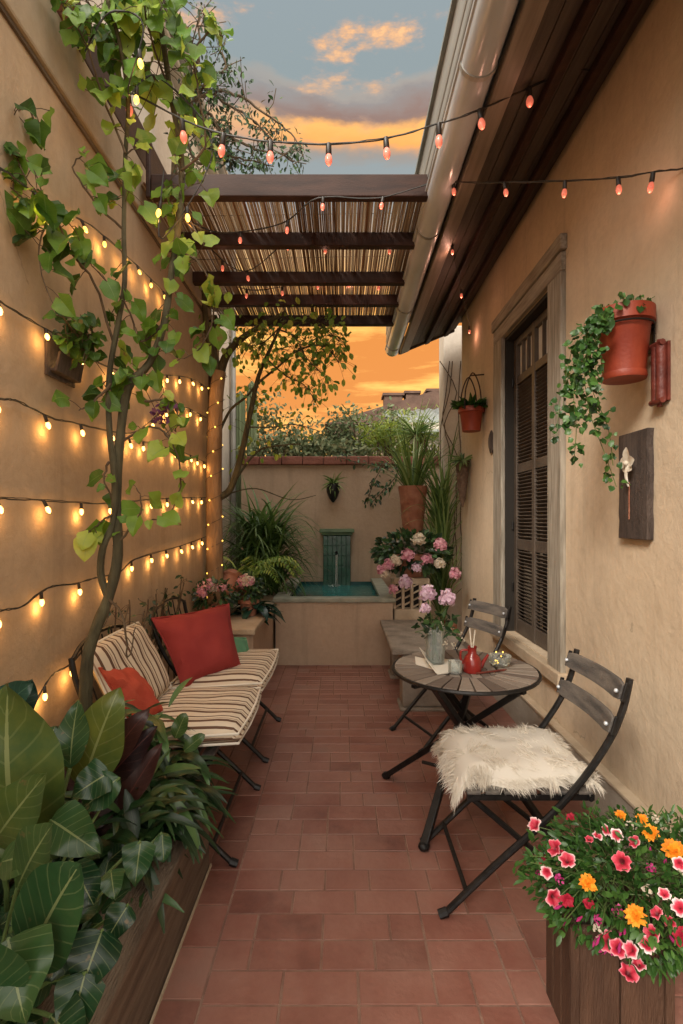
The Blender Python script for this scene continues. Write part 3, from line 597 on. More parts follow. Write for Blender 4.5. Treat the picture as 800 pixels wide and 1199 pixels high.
# ================================================================== FURNITURE
def chair(name,label,loc,rz,hw=.21,seat='slats',group=None,wire=False):
    t=thing(name,label,'chair',loc,rz,group)      # faces local -x
    for s in (-1,1):
        y=s*hw
        pts=smooth_path([(-.34,y,.008),(-.15,y,.19),(.05,y,.37),(.17,y,.505),(.265,y,.645),(.315,y,.76),(.34,y,.87)],4)
        MB().tube(pts,.0125,8).build('leg',M['black'],t,local=True)
        y2=s*(hw-.03)
        m=MB().tube([(.27,y2,.008),(.0,y2,.225),(-.235,y2,.425)],.0115,8); m.build('leg',M['black'],t,local=True)
        MB().tube([(-.355,y,.010),(-.325,y,.022)],.017,8).build('foot',M['black'],t,local=True); MB().tube([(.285,y2,.010),(.255,y2,.022)],.016,8).build('foot',M['black'],t,local=True)
    m=MB(); m.tube([(-.255,-hw,.095),(-.255,hw,.095)],.009,8); m.build('stretcher',M['black'],t,local=True)
    m=MB(); m.tube([(.175,-hw+.03,.085),(.175,hw-.03,.085)],.009,8); m.build('stretcher',M['black'],t,local=True)
    m=MB()
    for x in (-.235,.20): m.tube([(x,-hw,.43),(x,hw,.43)],.010,8)
    for s in (-1,1): m.bar((-.25,s*(hw-.012),.432),(.215,s*(hw-.012),.432),.012,.02)
    m.build('seat_frame',M['black'],t,local=True)
    m=MB()
    for k in range(7):
        x=-.225+.068*k; m.box((x,0,.449),(.052,2*hw-.01,.012),None)
    m.build('seat',M['slat'],t,local=True,smooth=False,bevel=.003)
    if not wire:
        for z,x in ((.705,.285),(.825,.322)):
            m=MB(); n=10; vs=[];fs=[]
            for i in range(n+1):
                u_=-1+2*i/n; y=u_*(hw+.012); cx=x+.022*(1-u_*u_)-.018
                rr=.036 if abs(u_)<.99 else .028
                dz=Vector((.28,0,.96))
                for (o1,o2) in ((-.006,-rr),(.006,-rr),(.006,rr),(-.006,rr)): vs.append(Vector((cx+o1,y,z))+dz*o2)
            for i in range(n):
                for k in range(4): fs.append((4*i+k,4*i+(k+1)%4,4*i+4+(k+1)%4,4*i+4+k))
            fs+=[(3,2,1,0),(4*n,4*n+1,4*n+2,4*n+3)]
            m.add(vs,fs); sl=m.build('back_slat',M['slat'],t,local=True,smooth=False,bevel=.003)
            for s in (-1,1):
                MB().ball((x-.03,s*(hw-.005),z),.008,n=8,m=4).build('rivet',M['zinc'],sl,local=True)
                MB().box((x-.010,s*(hw+.019),z),(.018,.009,.072),Matrix.Rotation(R(16),3,'Y')).build('slat_end',M['black'],sl,local=True,smooth=False,bevel=.004)
    else:
        m=MB(); m.tube(smooth_path([(.335,-hw,.86),(.35,-hw*.6,.905),(.355,0,.92),(.35,hw*.6,.905),(.335,hw,.86)],4),.009,8)
        for k in range(5):
            y=-hw+2*hw*(k+1)/6; m.tube(smooth_path([(.20,y,.45),(.27,y,.64),(.33,y,.8),(.352,y,.905)],3),.004,6)
        m.build('back_frame',M['black'],t,local=True)
    return t
chair('folding_chair','black folding bistro chair in the foreground with wooden back slats, under the sheepskin',(.71,2.075,0),0)
chair('folding_chair','folding bistro chair on the far side of the round table, partly hidden by flowers',(.735,3.46,0),R(22),hw=.19)
chair('wire_chair','wide black folding chair nearest the leafy planter, holding striped pads',(-.79,2.44,0),R(180),hw=.30,wire=True,group=None)
chair('wire_chair','wide black folding chair nearer the fountain, holding striped pads and red cushion',(-.79,3.36,0),R(180),hw=.31,wire=True)

def pad(m,c,ax,ay,az,hx,hy,hz,n=14,pw=5,stripe_axis='y',so=0,lump=.012,scale=1):
    """puffed pad: local axes ax,ay,az (vectors), half sizes"""
    c=Vector(c)
    for s in (1,-1):
        vs=[];fs=[];uv=[]
        for j in range(n+1):
            for i in range(n+1):
                a=-1+2*i/n; b=-1+2*j/n
                e=max(0,(1-abs(a)**pw))*max(0,(1-abs(b)**pw)); th=hz*(e**.45)
                # rounded corners
                k=1-.035*(a*a*b*b)
                p=c+ax*(a*hx*k)+ay*(b*hy*k)+az*(s*th + (lump*noise.noise(Vector((a*1.8,b*1.8,so)))*e))
                vs.append(p); uv.append((((b*hy if stripe_axis=='y' else a*hx)+so)*scale,.5))
        for j in range(n):
            for i in range(n):
                q=(j*(n+1)+i,j*(n+1)+i+1,(j+1)*(n+1)+i+1,(j+1)*(n+1)+i)
                fs.append(q if s>0 else tuple(reversed(q)))
        m.add(vs,fs,.5,uv)
def pad_piping(pts,r=.006): m=MB(); m.tube(pts+[pts[0]],r,6,cap=False); return m
def striped(label,y0,y1,xb,xf,zs_,back=True,tilt=0):
    t=thing('striped_cushion',label,'cushion',((xb+xf)/2,(y0+y1)/2,.46),0,'striped cushions on the wire chairs')
    m=MB(); cy=(y0+y1)/2; ax=V((xf-xb),0,tilt).normalized(); ay=V(0,1,0); az=ax.cross(ay)
    pad(m,V((xb+xf)/2,cy,zs_+.055),ax,ay,az,(xf-xb)/2,(y1-y0)/2,.058,so=y0,lump=.012)
    m.build('seat_pad',M['stripe'],t)
    hx,hy=(xf-xb)/2*.985,(y1-y0)/2*.985; c=V((xb+xf)/2,cy,zs_+.055)
    for dz in (.02,-.02):
        m=MB(); pts=[c+ax*(hx*a)+ay*(hy*b)+az*dz for a,b in ((-1,-1),(-.3,-1.0),(.3,-1.0),(.95,-.97),(1,-.3),(1,.3),(.95,.97),(.3,1.0),(-.3,1.0),(-1,1))]
        m.tube(pts+[pts[0]],.006,6,cap=False); m.build('piping',M['paper'],t)
    if back:
        m=MB(); a0=V(xb+.05,0,zs_+.09); a1=V(-1.095,0,.90); up=(a1-a0); L=up.length; up.normalize(); nn=up.cross(V(0,1,0))
        cc=V((a0.x+a1.x)/2,cy,(a0.z+a1.z)/2)
        pad(m,cc,up,ay,-nn if nn.x<0 else nn,L/2,(y1-y0)/2*.97,.045,so=y0,lump=.012)
        m.build('back_pad',M['stripe'],t)
        m=MB(); pts=[cc+up*(L/2*.98*a)+ay*((y1-y0)/2*.955*b) for a,b in ((-1,-1),(0,-1),(1,-.95),(1.02,0),(1,.95),(0,1),(-1,1),(-1,0))]
        m.tube(pts+[pts[0]],.006,6,cap=False); m.build('piping',M['paper'],t)
    return t
striped('cream and brown striped seat and back cushion on the wire chair nearest the planter',2.16,2.78,-.97,-.42,.455,True,.02)
striped('cream and brown striped seat cushion under the large red cushion',2.80,3.56,-.97,-.42,.46,False,.03)

def pillow(name,label,BL,BR,TL,TR,th,mt):
    t=MB(); n=16; BL,BR,TL,TR=[Vector(q) for q in (BL,BR,TL,TR)]; nn=((BR-BL).cross(TL-BL)).normalized()
    for s in (1,-1):
        vs=[];fs=[]
        for j in range(n+1):
            for i in range(n+1):
                u_=i/n; v_=j/n; a=2*u_-1;b=2*v_-1
                # sides bow in between pointed corners
                uu=.5+.5*a*(1-.07*(1-b*b)); vv=.5+.5*b*(1-.07*(1-a*a))
                p=BL*(1-uu)*(1-vv)+BR*uu*(1-vv)+TL*(1-uu)*vv+TR*uu*vv
                e=max(0,(1-abs(a)**2.6))*max(0,(1-abs(b)**2.6)); p+=nn*(s*th*e**.55+ .018*noise.noise(V(a*1.7,b*1.7,s*3.0))*e+ .014*noise.noise(V(a*3.4,b*3.4,s*7.))*e+.009*math.sin(a*9+b*5+4*noise.noise(V(a*2,b*2,5)))*(1-e)**.6+.010*abs(noise.noise(V(a*2.2+b*3,b*1.5-a,s*2.)))*e)
                vs.append(p)
        for j in range(n):
            for i in range(n):
                q=(j*(n+1)+i,j*(n+1)+i+1,(j+1)*(n+1)+i+1,(j+1)*(n+1)+i); fs.append(q if s>0 else tuple(reversed(q)))
        t.add(vs,fs)
    o=t.build(name,mt); tag(o,label,'cushion')
    rim=[]
    for a0,b0,a1,b1 in ((-1,-1,1,-1),(1,-1,1,1),(1,1,-1,1),(-1,1,-1,-1)):
        for k in range(10):
            a=lerp(a0,a1,k/10); b=lerp(b0,b1,k/10); uu=.5+.5*a*(1-.07*(1-b*b)); vv=.5+.5*b*(1-.07*(1-a*a)); rim.append(BL*(1-uu)*(1-vv)+BR*uu*(1-vv)+TL*(1-uu)*vv+TR*uu*vv)
    MB().tube(rim+[rim[0]],.0045,6,cap=False).build('seam',mt,o)
    return o
pillow('red_cushion','large square brick red cushion leaning on the striped chair',P(214,806,2.80),P(282,781,3.06),P(177,724,2.90),P(268,707,3.28),.085,M['red'])
pillow('orange_cushion','small orange cushion tucked against the near end of the striped backrest',P(152,852,2.20),P(196,838,2.42),P(116,782,2.18),P(152,778,2.44),.06,M['orange'])
pillow('green_cushion','green cushion peeping out behind the red one',P(255,797,3.25),P(300,786,3.36),P(250,742,3.42),P(288,747,3.5),.05,M['green'])

# ---- sheepskin
def wrap(u_,v_):                              # u: left..right (seat depth), v: near..far
    x=lerp(.42,.95,u_); y=lerp(1.885,2.33,v_); z=.468
    edge=.05*noise.noise(V(u_*3,v_*3,4))
    if u_<.12: z-= (.12-u_)**1.3*.9; 
    y+= .03*noise.noise(V(u_*4,0,v_*2))
    return V(x,y+edge*(v_-.5),z)
m=MB(); n=22
def ht(u_,v_):
    e=max(0,1-abs(2*u_-1)**5)*max(0,1-abs(2*v_-1)**4); return .065*e**.5+.02*noise.noise(V(u_*4,v_*4,2))*e
for s in (1,0):
    vs=[];fs=[]
    for j in range(n+1):
        for i in range(n+1):
            p=wrap(i/n,j/n); p.z+=ht(i/n,j/n)*s; vs.append(p)
    for j in range(n):
        for i in range(n):
            q=(j*(n+1)+i,j*(n+1)+i+1,(j+1)*(n+1)+i+1,(j+1)*(n+1)+i); fs.append(q if s else tuple(reversed(q)))
    m.add(vs,fs,.6)
cl=[V(rnd(0,1),rnd(0,1),0) for _ in range(120)]; cd=[rv().normalized() for _ in cl]
for _ in range(11000):
    u_=random.random(); v_=random.random()
    if random.random()<.22:
        if random.random()<.6: v_=rnd(0,.04)
        else: u_=random.choice([rnd(0,.04),rnd(.96,1)])
    p=wrap(u_,v_); p.z+=ht(u_,v_)-.004
    k=min(range(0,120),key=lambda q:(cl[q].x-u_)**2+(cl[q].y-v_)**2)
    out=V((u_-.5)*.9,(v_-.5)*.9,.45)
    d=(cd[k]*1.0+out*.6+rv(.25)); d.z=abs(d.z)*.45+.12
    if v_<.06: d+=V(0,-.4,-.5)
    if u_<.06: d+=V(-.5,0,-.4)
    m.blade(p,d,rv(),rnd(.025,.05),rnd(.002,.004),'grass',rnd(.5,1.5),3,0,r=min(1,max(0,.55+.35*noise.noise(V(u_*7,v_*7,0))+rnd(-.2,.2))))
o=m.build('sheepskin',M['wool']); tag(o,'shaggy cream sheepskin throw lying on the near chair seat','sheepskin')

# ---- round table
tx,ty,tz=.61,2.54,.715
t=thing('bistro_table','round slatted wood table on black crossed legs','table',(tx,ty,0))
m=MB(); n=30
for k in range(n):
    a0=2*math.pi*k/n+.012; a1=2*math.pi*(k+1)/n-.012; r0,r1=.165,.345; vs=[]
    zt=tz+rnd(-.001,.001)
    for (q,a) in ((r0,a0),(r1,a0),(r1,(a0+a1)/2),(r1,a1),(r0,a1)): vs.append((tx+q*math.cos(a),ty+q*math.sin(a),zt))
    vs2=[(x,y,z-.02) for x,y,z in vs]
    m.add(vs+vs2,[(0,1,2,3,4),(9,8,7,6,5)]+[(i,i+5,(i+1)%5+5,(i+1)%5) for i in range(5)],random.random())
for k in range(6):
    x0=-.15+.05*k; xm=x0+.025; hh=math.sqrt(max(.0,.155**2-(xm)**2)); m.box((tx+xm,ty,tz-.011),(.045,2*hh,.02),None,random.random())
m.build('tabletop',M['tabletop'],t,smooth=False,bevel=.0025)
m=MB()
for rr in (.352,.159):
    pts=[(tx+rr*math.cos(2*math.pi*k/40),ty+rr*math.sin(2*math.pi*k/40),tz-.011) for k in range(41)]
    m.tube(pts,.0085 if rr>.2 else .006,6,cap=False)
for a in (0,90): m.bar((tx-.345*math.cos(R(a+35)),ty-.345*math.sin(R(a+35)),tz-.032),(tx+.345*math.cos(R(a+35)),ty+.345*math.sin(R(a+35)),tz-.032),.025,.012)
m.build('hoop',M['black'],t)
for a,b,w in (((.25,2.86,.02),(.80,2.30,tz-.04),.022),((.43,2.36,tz-.04),(.86,2.66,.02),.024),((.95,2.30,.02),(.46,2.78,tz-.04),.018),((.36,2.24,.02),(.74,2.80,tz-.04),.018)):
    m=MB(); m.bar(a,b,w*2,.028); m.ball(a,.028,.028,.019,8,5); m.build('leg',M['black'],t,smooth=False,bevel=.005)
m=MB(); m.tube([(.42,2.66,.19),(.80,2.43,.19)],.009,8); m.build('brace',M['black'],t)

# things on the table
def petal_ball(m,c,rad,n=60,sz=None):
    c=Vector(c); sz=sz or rad*.8
    for k in range(n):
        z=1-1.75*k/n; a=k*2.399; q=math.sqrt(max(0,1-z*z)); d=V(q*math.cos(a),q*math.sin(a),z)
        tg=(d.cross(rv())).normalized(); inn=rnd(.45,.85)
        m.blade(c+d*rad*inn-tg*rad*.25,tg+d*rnd(.1,.9),d+rv(.25),rad*rnd(.45,.7),sz*rnd(.5,.8),'oval',rnd(-.3,.3),3,rnd(.1,.5),r=min(1,max(0,.5+rnd(-.4,.4))))
vc=V(.475,2.60,tz)
v=thing('flower_vase','clear glass vase of lilac peonies at the left of the table','vase',vc,0)
m=MB(); m.lathe([(.04,.002),(.046,.01),(.05,.08),(.048,.15),(.052,.185),(.049,.184),(.045,.15),(.046,.08),(.041,.014),(.002,.012)],vc,24,cap=False); m.build('glass',M['clear'],v)
m=MB(); m.lathe([(.001,.014),(.043,.014),(.045,.08),(.044,.10),(.001,.10)],vc,20,cap=False); m.build('water',M['clear'],v)
hd=[(P(501,695,2.56),.043),(P(524,701,2.50),.046),(P(498,713,2.52),.028)]
m=MB()
for c,r_ in hd: m.tube(smooth_path([vc+V(rnd(-.02,.02),rnd(-.02,.02),.02),vc+V(rnd(-.02,.02),0,.19),c-V(0,0,.03)],4),.003,6)
for k in range(8): 
    e=vc+V(rnd(-.11,.13),rnd(-.09,.09),rnd(.16,.26)); m.tube(smooth_path([vc+V(0,0,.03),vc+V(0,0,.17),e],3),.002,5)
m.build('stems',M['stem'],v)
m=MB()
for k in range(70):
    p=vc+V(rnd(-.08,.10),rnd(-.08,.08),rnd(.13,.26)); m.blade(p,rv()+V(0,0,.2),rv(),rnd(.03,.06),rnd(.015,.03),'lance',.4,4)
m.build('leaves',M['leaf_d'],v)
for c,r_ in hd: m=MB(); petal_ball(m,c,r_,70); m.build('flower',M['p_lilac'],v)
m=MB()
for k in range(14): petal_ball(m,vc+V(rnd(-.02,.15),rnd(-.05,.05),rnd(.08,.2)),.014,10)
m.build('small_yellow_flowers',M['p_white'],v)
# red ceramic jug
jc=P(553,783,2.47); jc.z=tz
j=thing('red_jug','small red ceramic jug with a neck, standing mid table','jug',jc)
m=MB(); m.lathe([(.042,.001),(.045,.01),(.044,.05),(.035,.075),(.022,.088),(.020,.11),(.024,.122),(.020,.121),(.017,.11),(.018,.09),(.002,.08)],jc,24,cap=False); m.build('body',M['redglaze'],j)
m=MB(); m.tube(smooth_path([jc+V(-.022,0,.105),jc+V(-.052,0,.10),jc+V(-.056,0,.065),jc+V(-.043,0,.04)],4),.006,8); m.build('handle',M['redglaze'],j)
m=MB(); m.tube([jc+V(.04,0,.02),jc+V(.06,-.005,.06),jc+V(.075,-.01,.085)],[.010,.008,.006],8); m.build('spout',M['redglaze'],j)
for e_ in (V(-.012,0,.21),V(.014,0,.20)): MB().tube([jc+V(0,0,.08),jc+e_],.0035,6).build('incense_stick',M['cream'],j)
# glass votive + booklet + red pen + fairy light tangle
gc=P(533,786,2.44); gc.z=tz
o=MB().lathe([(.026,.001),(.032,.006),(.033,.06),(.030,.06),(.029,.009),(.002,.007)],gc,20,cap=False).build('glass_tumbler',M['clear']); tag(o,'small clear glass tumbler standing between the booklet and red jug','tumbler')
gc2=P(585,774,2.56); gc2.z=tz
gb=thing('glass_bowl','glass bowl holding a small tangle of lit lights by the red jug','bowl',gc2)
MB().lathe([(.03,.001),(.05,.02),(.058,.055),(.055,.055),(.047,.022),(.002,.008)],gc2,22,cap=False).build('bowl',M['clear'],gb)
m=MB(); pts=[gc2+V(rnd(-.035,.035),rnd(-.035,.035),rnd(.02,.07)) for _ in range(16)]; m.tube(smooth_path(pts,3),.0012,4); m.build('wire',M['wire'],gb)
m=MB(); 
for p in pts[::2]: m.ball(p,.004,n=6,m=4)
m.build('tiny_lights',M['bulb_y'],gb)
def sheet(m,pts,th=.002):
    a=[Vector(p) for p in pts]; nn=(a[1]-a[0]).cross(a[3]-a[0]).normalized()*th
    m.add(a+[p+nn for p in a],[(3,2,1,0),(4,5,6,7),(0,1,5,4),(1,2,6,5),(2,3,7,6),(3,0,4,7)])
bk=thing('booklet','open cream booklet lying at the left edge of the table','booklet',(.5,2.4,tz))
def TP(px,py,dz=.003):
    d=600*(H-tz)/(py-608); return V((px-400)/600*d,d,tz+dz)
m=MB(); sheet(m,[TP(512,791),TP(540,787),TP(532,774),TP(503,772)],.004); m.build('page',M['paper'],bk,smooth=False)
m=MB(); sheet(m,[TP(511,791,.009),TP(502,771,.009),TP(491,767,.04),TP(500,785,.045)],.003); m.build('page',M['paper'],bk,smooth=False)
m=MB(); sheet(m,[TP(487,779),TP(507,785),TP(502,774),TP(486,770)],.004); o=m.build('envelope',M['paper'],None,smooth=False); tag(o,'cream envelope lying beside the open booklet','envelope')
m=MB(); m.tube([TP(558,790,.006),TP(590,786,.006)],[.005,.005],8); m.tube([TP(590,786,.006),TP(594,785.5,.006)],[.005,.001],8); o=m.build('pen',M['brick']); tag(o,'red pen lying on the table right of the jug','pen')

# ---- stone bench and breeze block
t=thing('stone_bench','low grey stone bench behind the round table','bench',(.62,4.2,0))
m=MB(); m.bb(.375,.95,3.84,4.98,.43,.475); m.build('slab',M['stone'],t,smooth=False,bevel=.012)
for y0 in (3.87,4.66): 
    m=MB(); m.bb(.46,.86,y0,y0+.2,.03,.428); m.bb(.44,.88,y0-.02,y0+.22,-.003,.028); m.build('support',M['stone'],t,smooth=False,bevel=.012)
t=thing('breeze_block','pierced decorative breeze block under the pink hydrangea pot','block',(.62,5.0,0))
m=MB(); x0,x1,yy,z0,z1=.53,.88,5.12,.0,.86
# lattice front made of strips round oval holes
m.bb(x0,x1,yy+.06,yy+.42,z0,z1-.04)
m.bb(x0,x1,yy-.0,yy+.058,z0,.55)
cols,rows=4,4
for i in range(cols+1): xx=lerp(x0,x1,i/cols); m.bb(xx-.014,xx+.014,yy,yy+.058,.552,.80)
for i in range(cols):
    for k in range(rows):
        xa=lerp(x0,x1,i/cols)+.015; xb=lerp(x0,x1,(i+1)/cols)-.015; z=.57+.068*k+(.02 if i%2 else 0); m.bar((xa,yy+.025,z),(xb,yy+.025,z+.03),.03,.014)
m.bb(x0,x1,yy-.0,yy+.058,.802,.86)
m.build('block',M['planter'],t,smooth=False,bevel=.003)
m=MB().bb(x0+.02,x1-.02,yy+.052,yy+.0595,.56,.80); m.build('hole_shade',M['inside'],t,smooth=False)  # near-black sheet behind the lattice, painted shade for the holes
# ================================================================== PLANTS
def leafy(path, n, spread, size, prof='heart', m=None, pet=None, face=(0,-1,.45), hang=.4, asp=.95, t0=0, wave=.09, seg=6, jr=(0,1)):
    """n leaves on short stalks along a path"""
    L=len(path)-1
    for _ in range(n):
        q=lerp(t0,1,random.random())*L; i=min(int(q),L-1); p=path[i].lerp(path[i+1],q-i)
        off=rv(spread); e=p+off; s=size*random.choice((.5,.75,.9,1,1.1))*rnd(.85,1.15)
        if pet is not None: pet.tube([p,p+off*.5+V(0,0,.12*spread),e],.0016,4)
        d=off.normalized()*.7+rv(.6)+V(0,0,-hang); up=Vector(face)+rv(.55)
        m.blade(e,d,up,s,s*asp*rnd(.85,1.1),prof,rnd(-.2,1.1),seg,rnd(.05,.55),r=rnd(*jr),wave=wave)

# ---- the big vine by the left wall
vine=thing('climbing_vine','tall twining vine with heart shaped leaves rising from the front left planter','vine',(-1.0,2.0,.26))
st1=smooth_path([V(-1.0,2.0,.24),P(101,790,2.03),P(112,738,2.05),P(127,700,2.07),P(138,650,2.1),P(136,590,2.12),P(140,520,2.15),P(150,455,2.2),P(175,425,2.25),P(192,380,2.3),P(202,310,2.35),P(211,250,2.4),P(212,180,2.45),P(200,110,2.4),P(190,40,2.3),P(180,-30,2.2)],4)
m=MB(); m.tube(st1,[lerp(.027,.011,(i/len(st1))**.7)*rnd(.93,1.07) for i in range(len(st1))],10)
m.build('trunk',M['bark'],vine)
st2=smooth_path([P(127,700,2.07),P(118,672,2.08),P(121,640,2.06),P(133,610,2.1),P(134,560,2.1),P(128,500,2.14),P(128,440,2.18),P(138,380,2.2),P(146,330,2.22),P(145,270,2.25),P(147,180,2.3),P(150,120,2.28),P(140,50,2.2),P(120,-20,2.1)],4)
m=MB(); m.tube(st2,[lerp(.016,.008,i/len(st2)) for i in range(len(st2))],8); m.build('stem',M['bark'],vine)
side=[ [P(133,400,2.2),P(110,330,2.1),P(80,290,2.0),P(62,250,1.95),P(45,300,1.9),P(62,355,1.9)],
 [P(146,270,2.25),P(110,235,2.15),P(85,195,2.1),P(100,180,2.1)],
 [P(147,180,2.28),P(120,110,2.2),P(100,50,2.1),P(70,0,2.05)],
 [P(205,290,2.35),P(235,310,2.3),P(252,350,2.3),P(240,400,2.25),P(215,420,2.25)],
 [P(212,200,2.4),P(240,170,2.35),P(235,120,2.3),P(225,60,2.25),P(235,15,2.2)],
 [P(225,60,2.25),P(247,35,2.25),P(262,45,2.25)],
 [P(190,380,2.3),P(165,400,2.25),P(150,360,2.2),P(125,330,2.15),P(100,300,2.1)],
 [P(140,520,2.15),P(175,500,2.15),P(200,515,2.15),P(212,560,2.15),P(200,600,2.15),P(175,610,2.12)],
 [P(136,600,2.1),P(120,610,2.07),P(105,622,2.05)],
 [P(134,640,2.1),P(165,600,2.1),P(160,570,2.1)],
 [P(170,470,2.2),P(205,470,2.2),P(205,505,2.2)],
 [P(130,450,2.15),P(105,475,2.12),P(92,480,2.1)],
 [P(127,540,2.1),P(122,560,2.1),P(132,585,2.1)],
 [P(200,110,2.4),P(160,70,2.3),P(120,20,2.2),P(90,-10,2.15)],
 [P(200,110,2.4),P(170,20,2.2),P(175,-20,2.15)],
 [P(127,700,2.07),P(145,725,2.0),P(150,770,2.0),P(158,735,2.05)] ]
m=MB(); sp=[]
for s in side:
    q=smooth_path(s,5); sp.append(q); m.tube(wob(q,.004),[lerp(.006,.002,i/len(q)) for i in range(len(q))],5)
for k in range(9):
    a=random.choice(st1[12:]); b=a+V(rnd(-.15,.15),rnd(-.1,.1),-rnd(.1,.35)); m.tube(smooth_path([a,a.lerp(b,.5)+rv(.05),b],4),.0018,4)
mf=MB()
spec=[(0,22,.045,.095),(1,7,.04,.085),(2,20,.07,.09),(3,24,.06,.085),(4,26,.06,.085),(5,5,.03,.08),(6,14,.06,.09),(7,15,.045,.09),(8,7,.035,.09),(9,5,.04,.08),(10,10,.04,.08),(11,6,.04,.075),(12,4,.03,.07),(13,44,.11,.10),(14,32,.11,.10)]
for i,n_,spd,sz in spec: leafy(sp[i],n_,spd,sz,m=mf,pet=m,t0=.25 if i in(0,) else .12,jr=(0,.55) if i in (0,6,11,12) else (.15,1))
leafy(st1[-18:],60,.11,.09,m=mf,pet=m,jr=(.3,1)); leafy(st1[-34:-14],34,.06,.085,m=mf,pet=m,jr=(.25,.9)); leafy(st1[28:46],20,.06,.075,m=mf,pet=m,jr=(.1,.7)); leafy(st2[-16:],38,.07,.09,m=mf,pet=m,jr=(.2,1)); leafy(st2[22:40],12,.05,.075,m=mf,pet=m,jr=(0,.6))
m.build('stems',M['twig'],vine); mf.build('foliage',M['leaf'],vine)
m=MB(); 
for c in (P(196,478,2.2),P(188,486,2.2)):
    for _ in range(26): p=c+rv(.035); m.blade(p,rv(),rv(),.025,.018,'oval',0,3,.2)
m.build('dusky_flower_cluster',M['p_purple'],vine)

# ---- leafy trailing plant on a small wall bracket, upper left
t=thing('wall_plant','trailing plant with pale lobed leaves hanging on the left wall below the top band','plant',P(10,190,1.86))
m=MB(); mf=MB()
pp=[[P(-20,200,1.83),P(10,180,1.86),P(40,200,1.9),P(52,240,1.9)],[P(-10,190,1.84),P(5,160,1.86),P(20,130,1.9),P(42,128,1.93)],[P(20,185,1.86),P(35,215,1.88),P(75,255,1.96),P(100,285,2.1)],[P(-20,215,1.83),P(5,215,1.85),P(30,235,1.88)]]
for q,n_ in zip(pp,(20,12,8,14)):
    q=smooth_path(q,4); m.tube(q,.0025,5); leafy(q,n_,.05,.075,m=mf,pet=m,jr=(0,.7))
m.build('stems',M['twig'],t); mf.build('leaves',M['leaf'],t)
t=thing('wall_pocket','small dark wall pocket holding a bushy plant between the upper light strings','planter',P(68,425,2.15))
bx=XL+.002; d0=1.2*600/(400-48); d1=1.2*600/(400-88)
m=MB(); zb=H+(608-443)/600*2.2
m.prism([(bx,zb),(bx+.04,zb),(bx+.055,zb+.08),(bx+.045,zb+.08),(bx+.03,zb+.014),(bx,zb+.014)],d0+.04,d1-.03); m.bb(bx,bx+.01,d0+.02,d1-.02,zb-.02,zb+.15); m.build('pocket',M['plaque'],t,smooth=False,bevel=.003)
m=MB(); mf=MB(); c=V(bx+.07,(d0+d1)/2,zb+.14)
for k in range(16):
    q=smooth_path([c+V(0,rnd(-.12,.12),-.02),c+V(.02,rnd(-.14,.14),.06),c+V(.06,rnd(-.17,.17),rnd(-.10,.10))],4); m.tube(q,.0018,4); leafy(q,6,.03,.05,m=mf,pet=m,jr=(0,.5))
m.build('stems',M['twig'],t); mf.build('leaves',M['leaf'],t)

# ---- second tree: trunk beside the pergola post
tr=thing('courtyard_tree','slim tree wound with tiny lights beside the pergola post at the end of left wall','tree',(-1.12,4.45,.6))
tk=smooth_path([V(-1.09,4.45,.55),P(251,620,4.45),P(251,540,4.45),P(253,470,4.45),P(257,435,4.45)],4)
m=MB(); m.tube(tk,[lerp(.075,.055,i/len(tk)) for i in range(len(tk))],12); m.build('trunk',M['bark_l'],tr)
brs=[([P(257,440,4.45),P(250,415,4.45),P(243,390,4.4),P(238,340,4.3)],.04,.02),([P(257,442,4.45),P(266,415,4.45),P(285,395,4.5),P(312,378,4.5),P(335,365,4.5)],.042,.012),
 ([P(258,582,4.45),P(270,572,4.5),P(282,535,4.5),P(294,480,4.5),P(303,440,4.5),P(318,405,4.5),P(330,380,4.5)],.034,.01),([P(256,508,4.45),P(270,480,4.5),P(288,465,4.5),P(300,450,4.5)],.014,.008),
 ([P(272,568,4.5),P(300,530,4.6),P(325,522,4.6),P(352,520,4.6)],.012,.004),([P(300,450,4.5),P(325,430,4.5),P(350,410,4.5),P(380,405,4.5),P(397,425,4.5)],.012,.004),([P(312,420,4.5),P(335,440,4.5),P(355,450,4.5),P(370,470,4.5)],.009,.003),
 ([P(330,382,4.5),P(355,375,4.5),P(380,385,4.5),P(398,400,4.5)],.009,.003),([P(335,375,4.4),P(310,400,4.3),P(290,405,4.3)],.008,.003),([P(325,385,4.5),P(345,395,4.4),P(360,420,4.4),P(385,445,4.4)],.008,.003),
 ([P(290,500,4.5),P(320,500,4.55),P(345,497,4.6),P(375,505,4.6)],.007,.003),([P(268,578,4.5),P(300,572,4.6),P(340,585,4.7),P(370,580,4.7)],.007,.003)]
m=MB(); bp_=[]
for q,a,b in brs:
    q=smooth_path(q,5); bp_.append(q); m.tube(q,[lerp(a,b,i/len(q)) for i in range(len(q))],7)
mf=MB()
for i,n_,spd,sz in ((1,80,.13,.06),(2,55,.12,.06),(5,120,.15,.06),(6,60,.12,.055),(7,110,.13,.06),(8,75,.14,.06),(9,95,.15,.06),(3,12,.1,.05),(4,14,.1,.05),(10,18,.09,.045),(0,24,.14,.07)):
    leafy(bp_[i],n_,spd,sz,m=mf,pet=m,t0=.3,prof='oval',asp=.66,seg=4,jr=(.4,1))
m.build('branches',M['bark'],tr); mf.build('crown',M['leaf'],tr)
m=MB(); mb_=MB()
q=[]
for k in range(90):
    a=k*.72; z=lerp(.66,2.75,k/90); i=min(range(len(tk)),key=lambda i:abs(tk[i].z-z)); c=tk[i]; q.append(V(c.x+.072*math.cos(a),c.y+.072*math.sin(a),z))
m.tube(q,.0022,4)
for k in range(2,90,3): mb_.ball(q[k],.0075,n=7,m=5)
fl_=thing('fairy_lights','thin string of tiny warm lights wound round the slim tree trunk','string lights',(-1.12,4.45,.66)); m.build('wire',M['wire'],fl_); mb_.build('tiny_bulbs',M['bulb_y'],fl_)

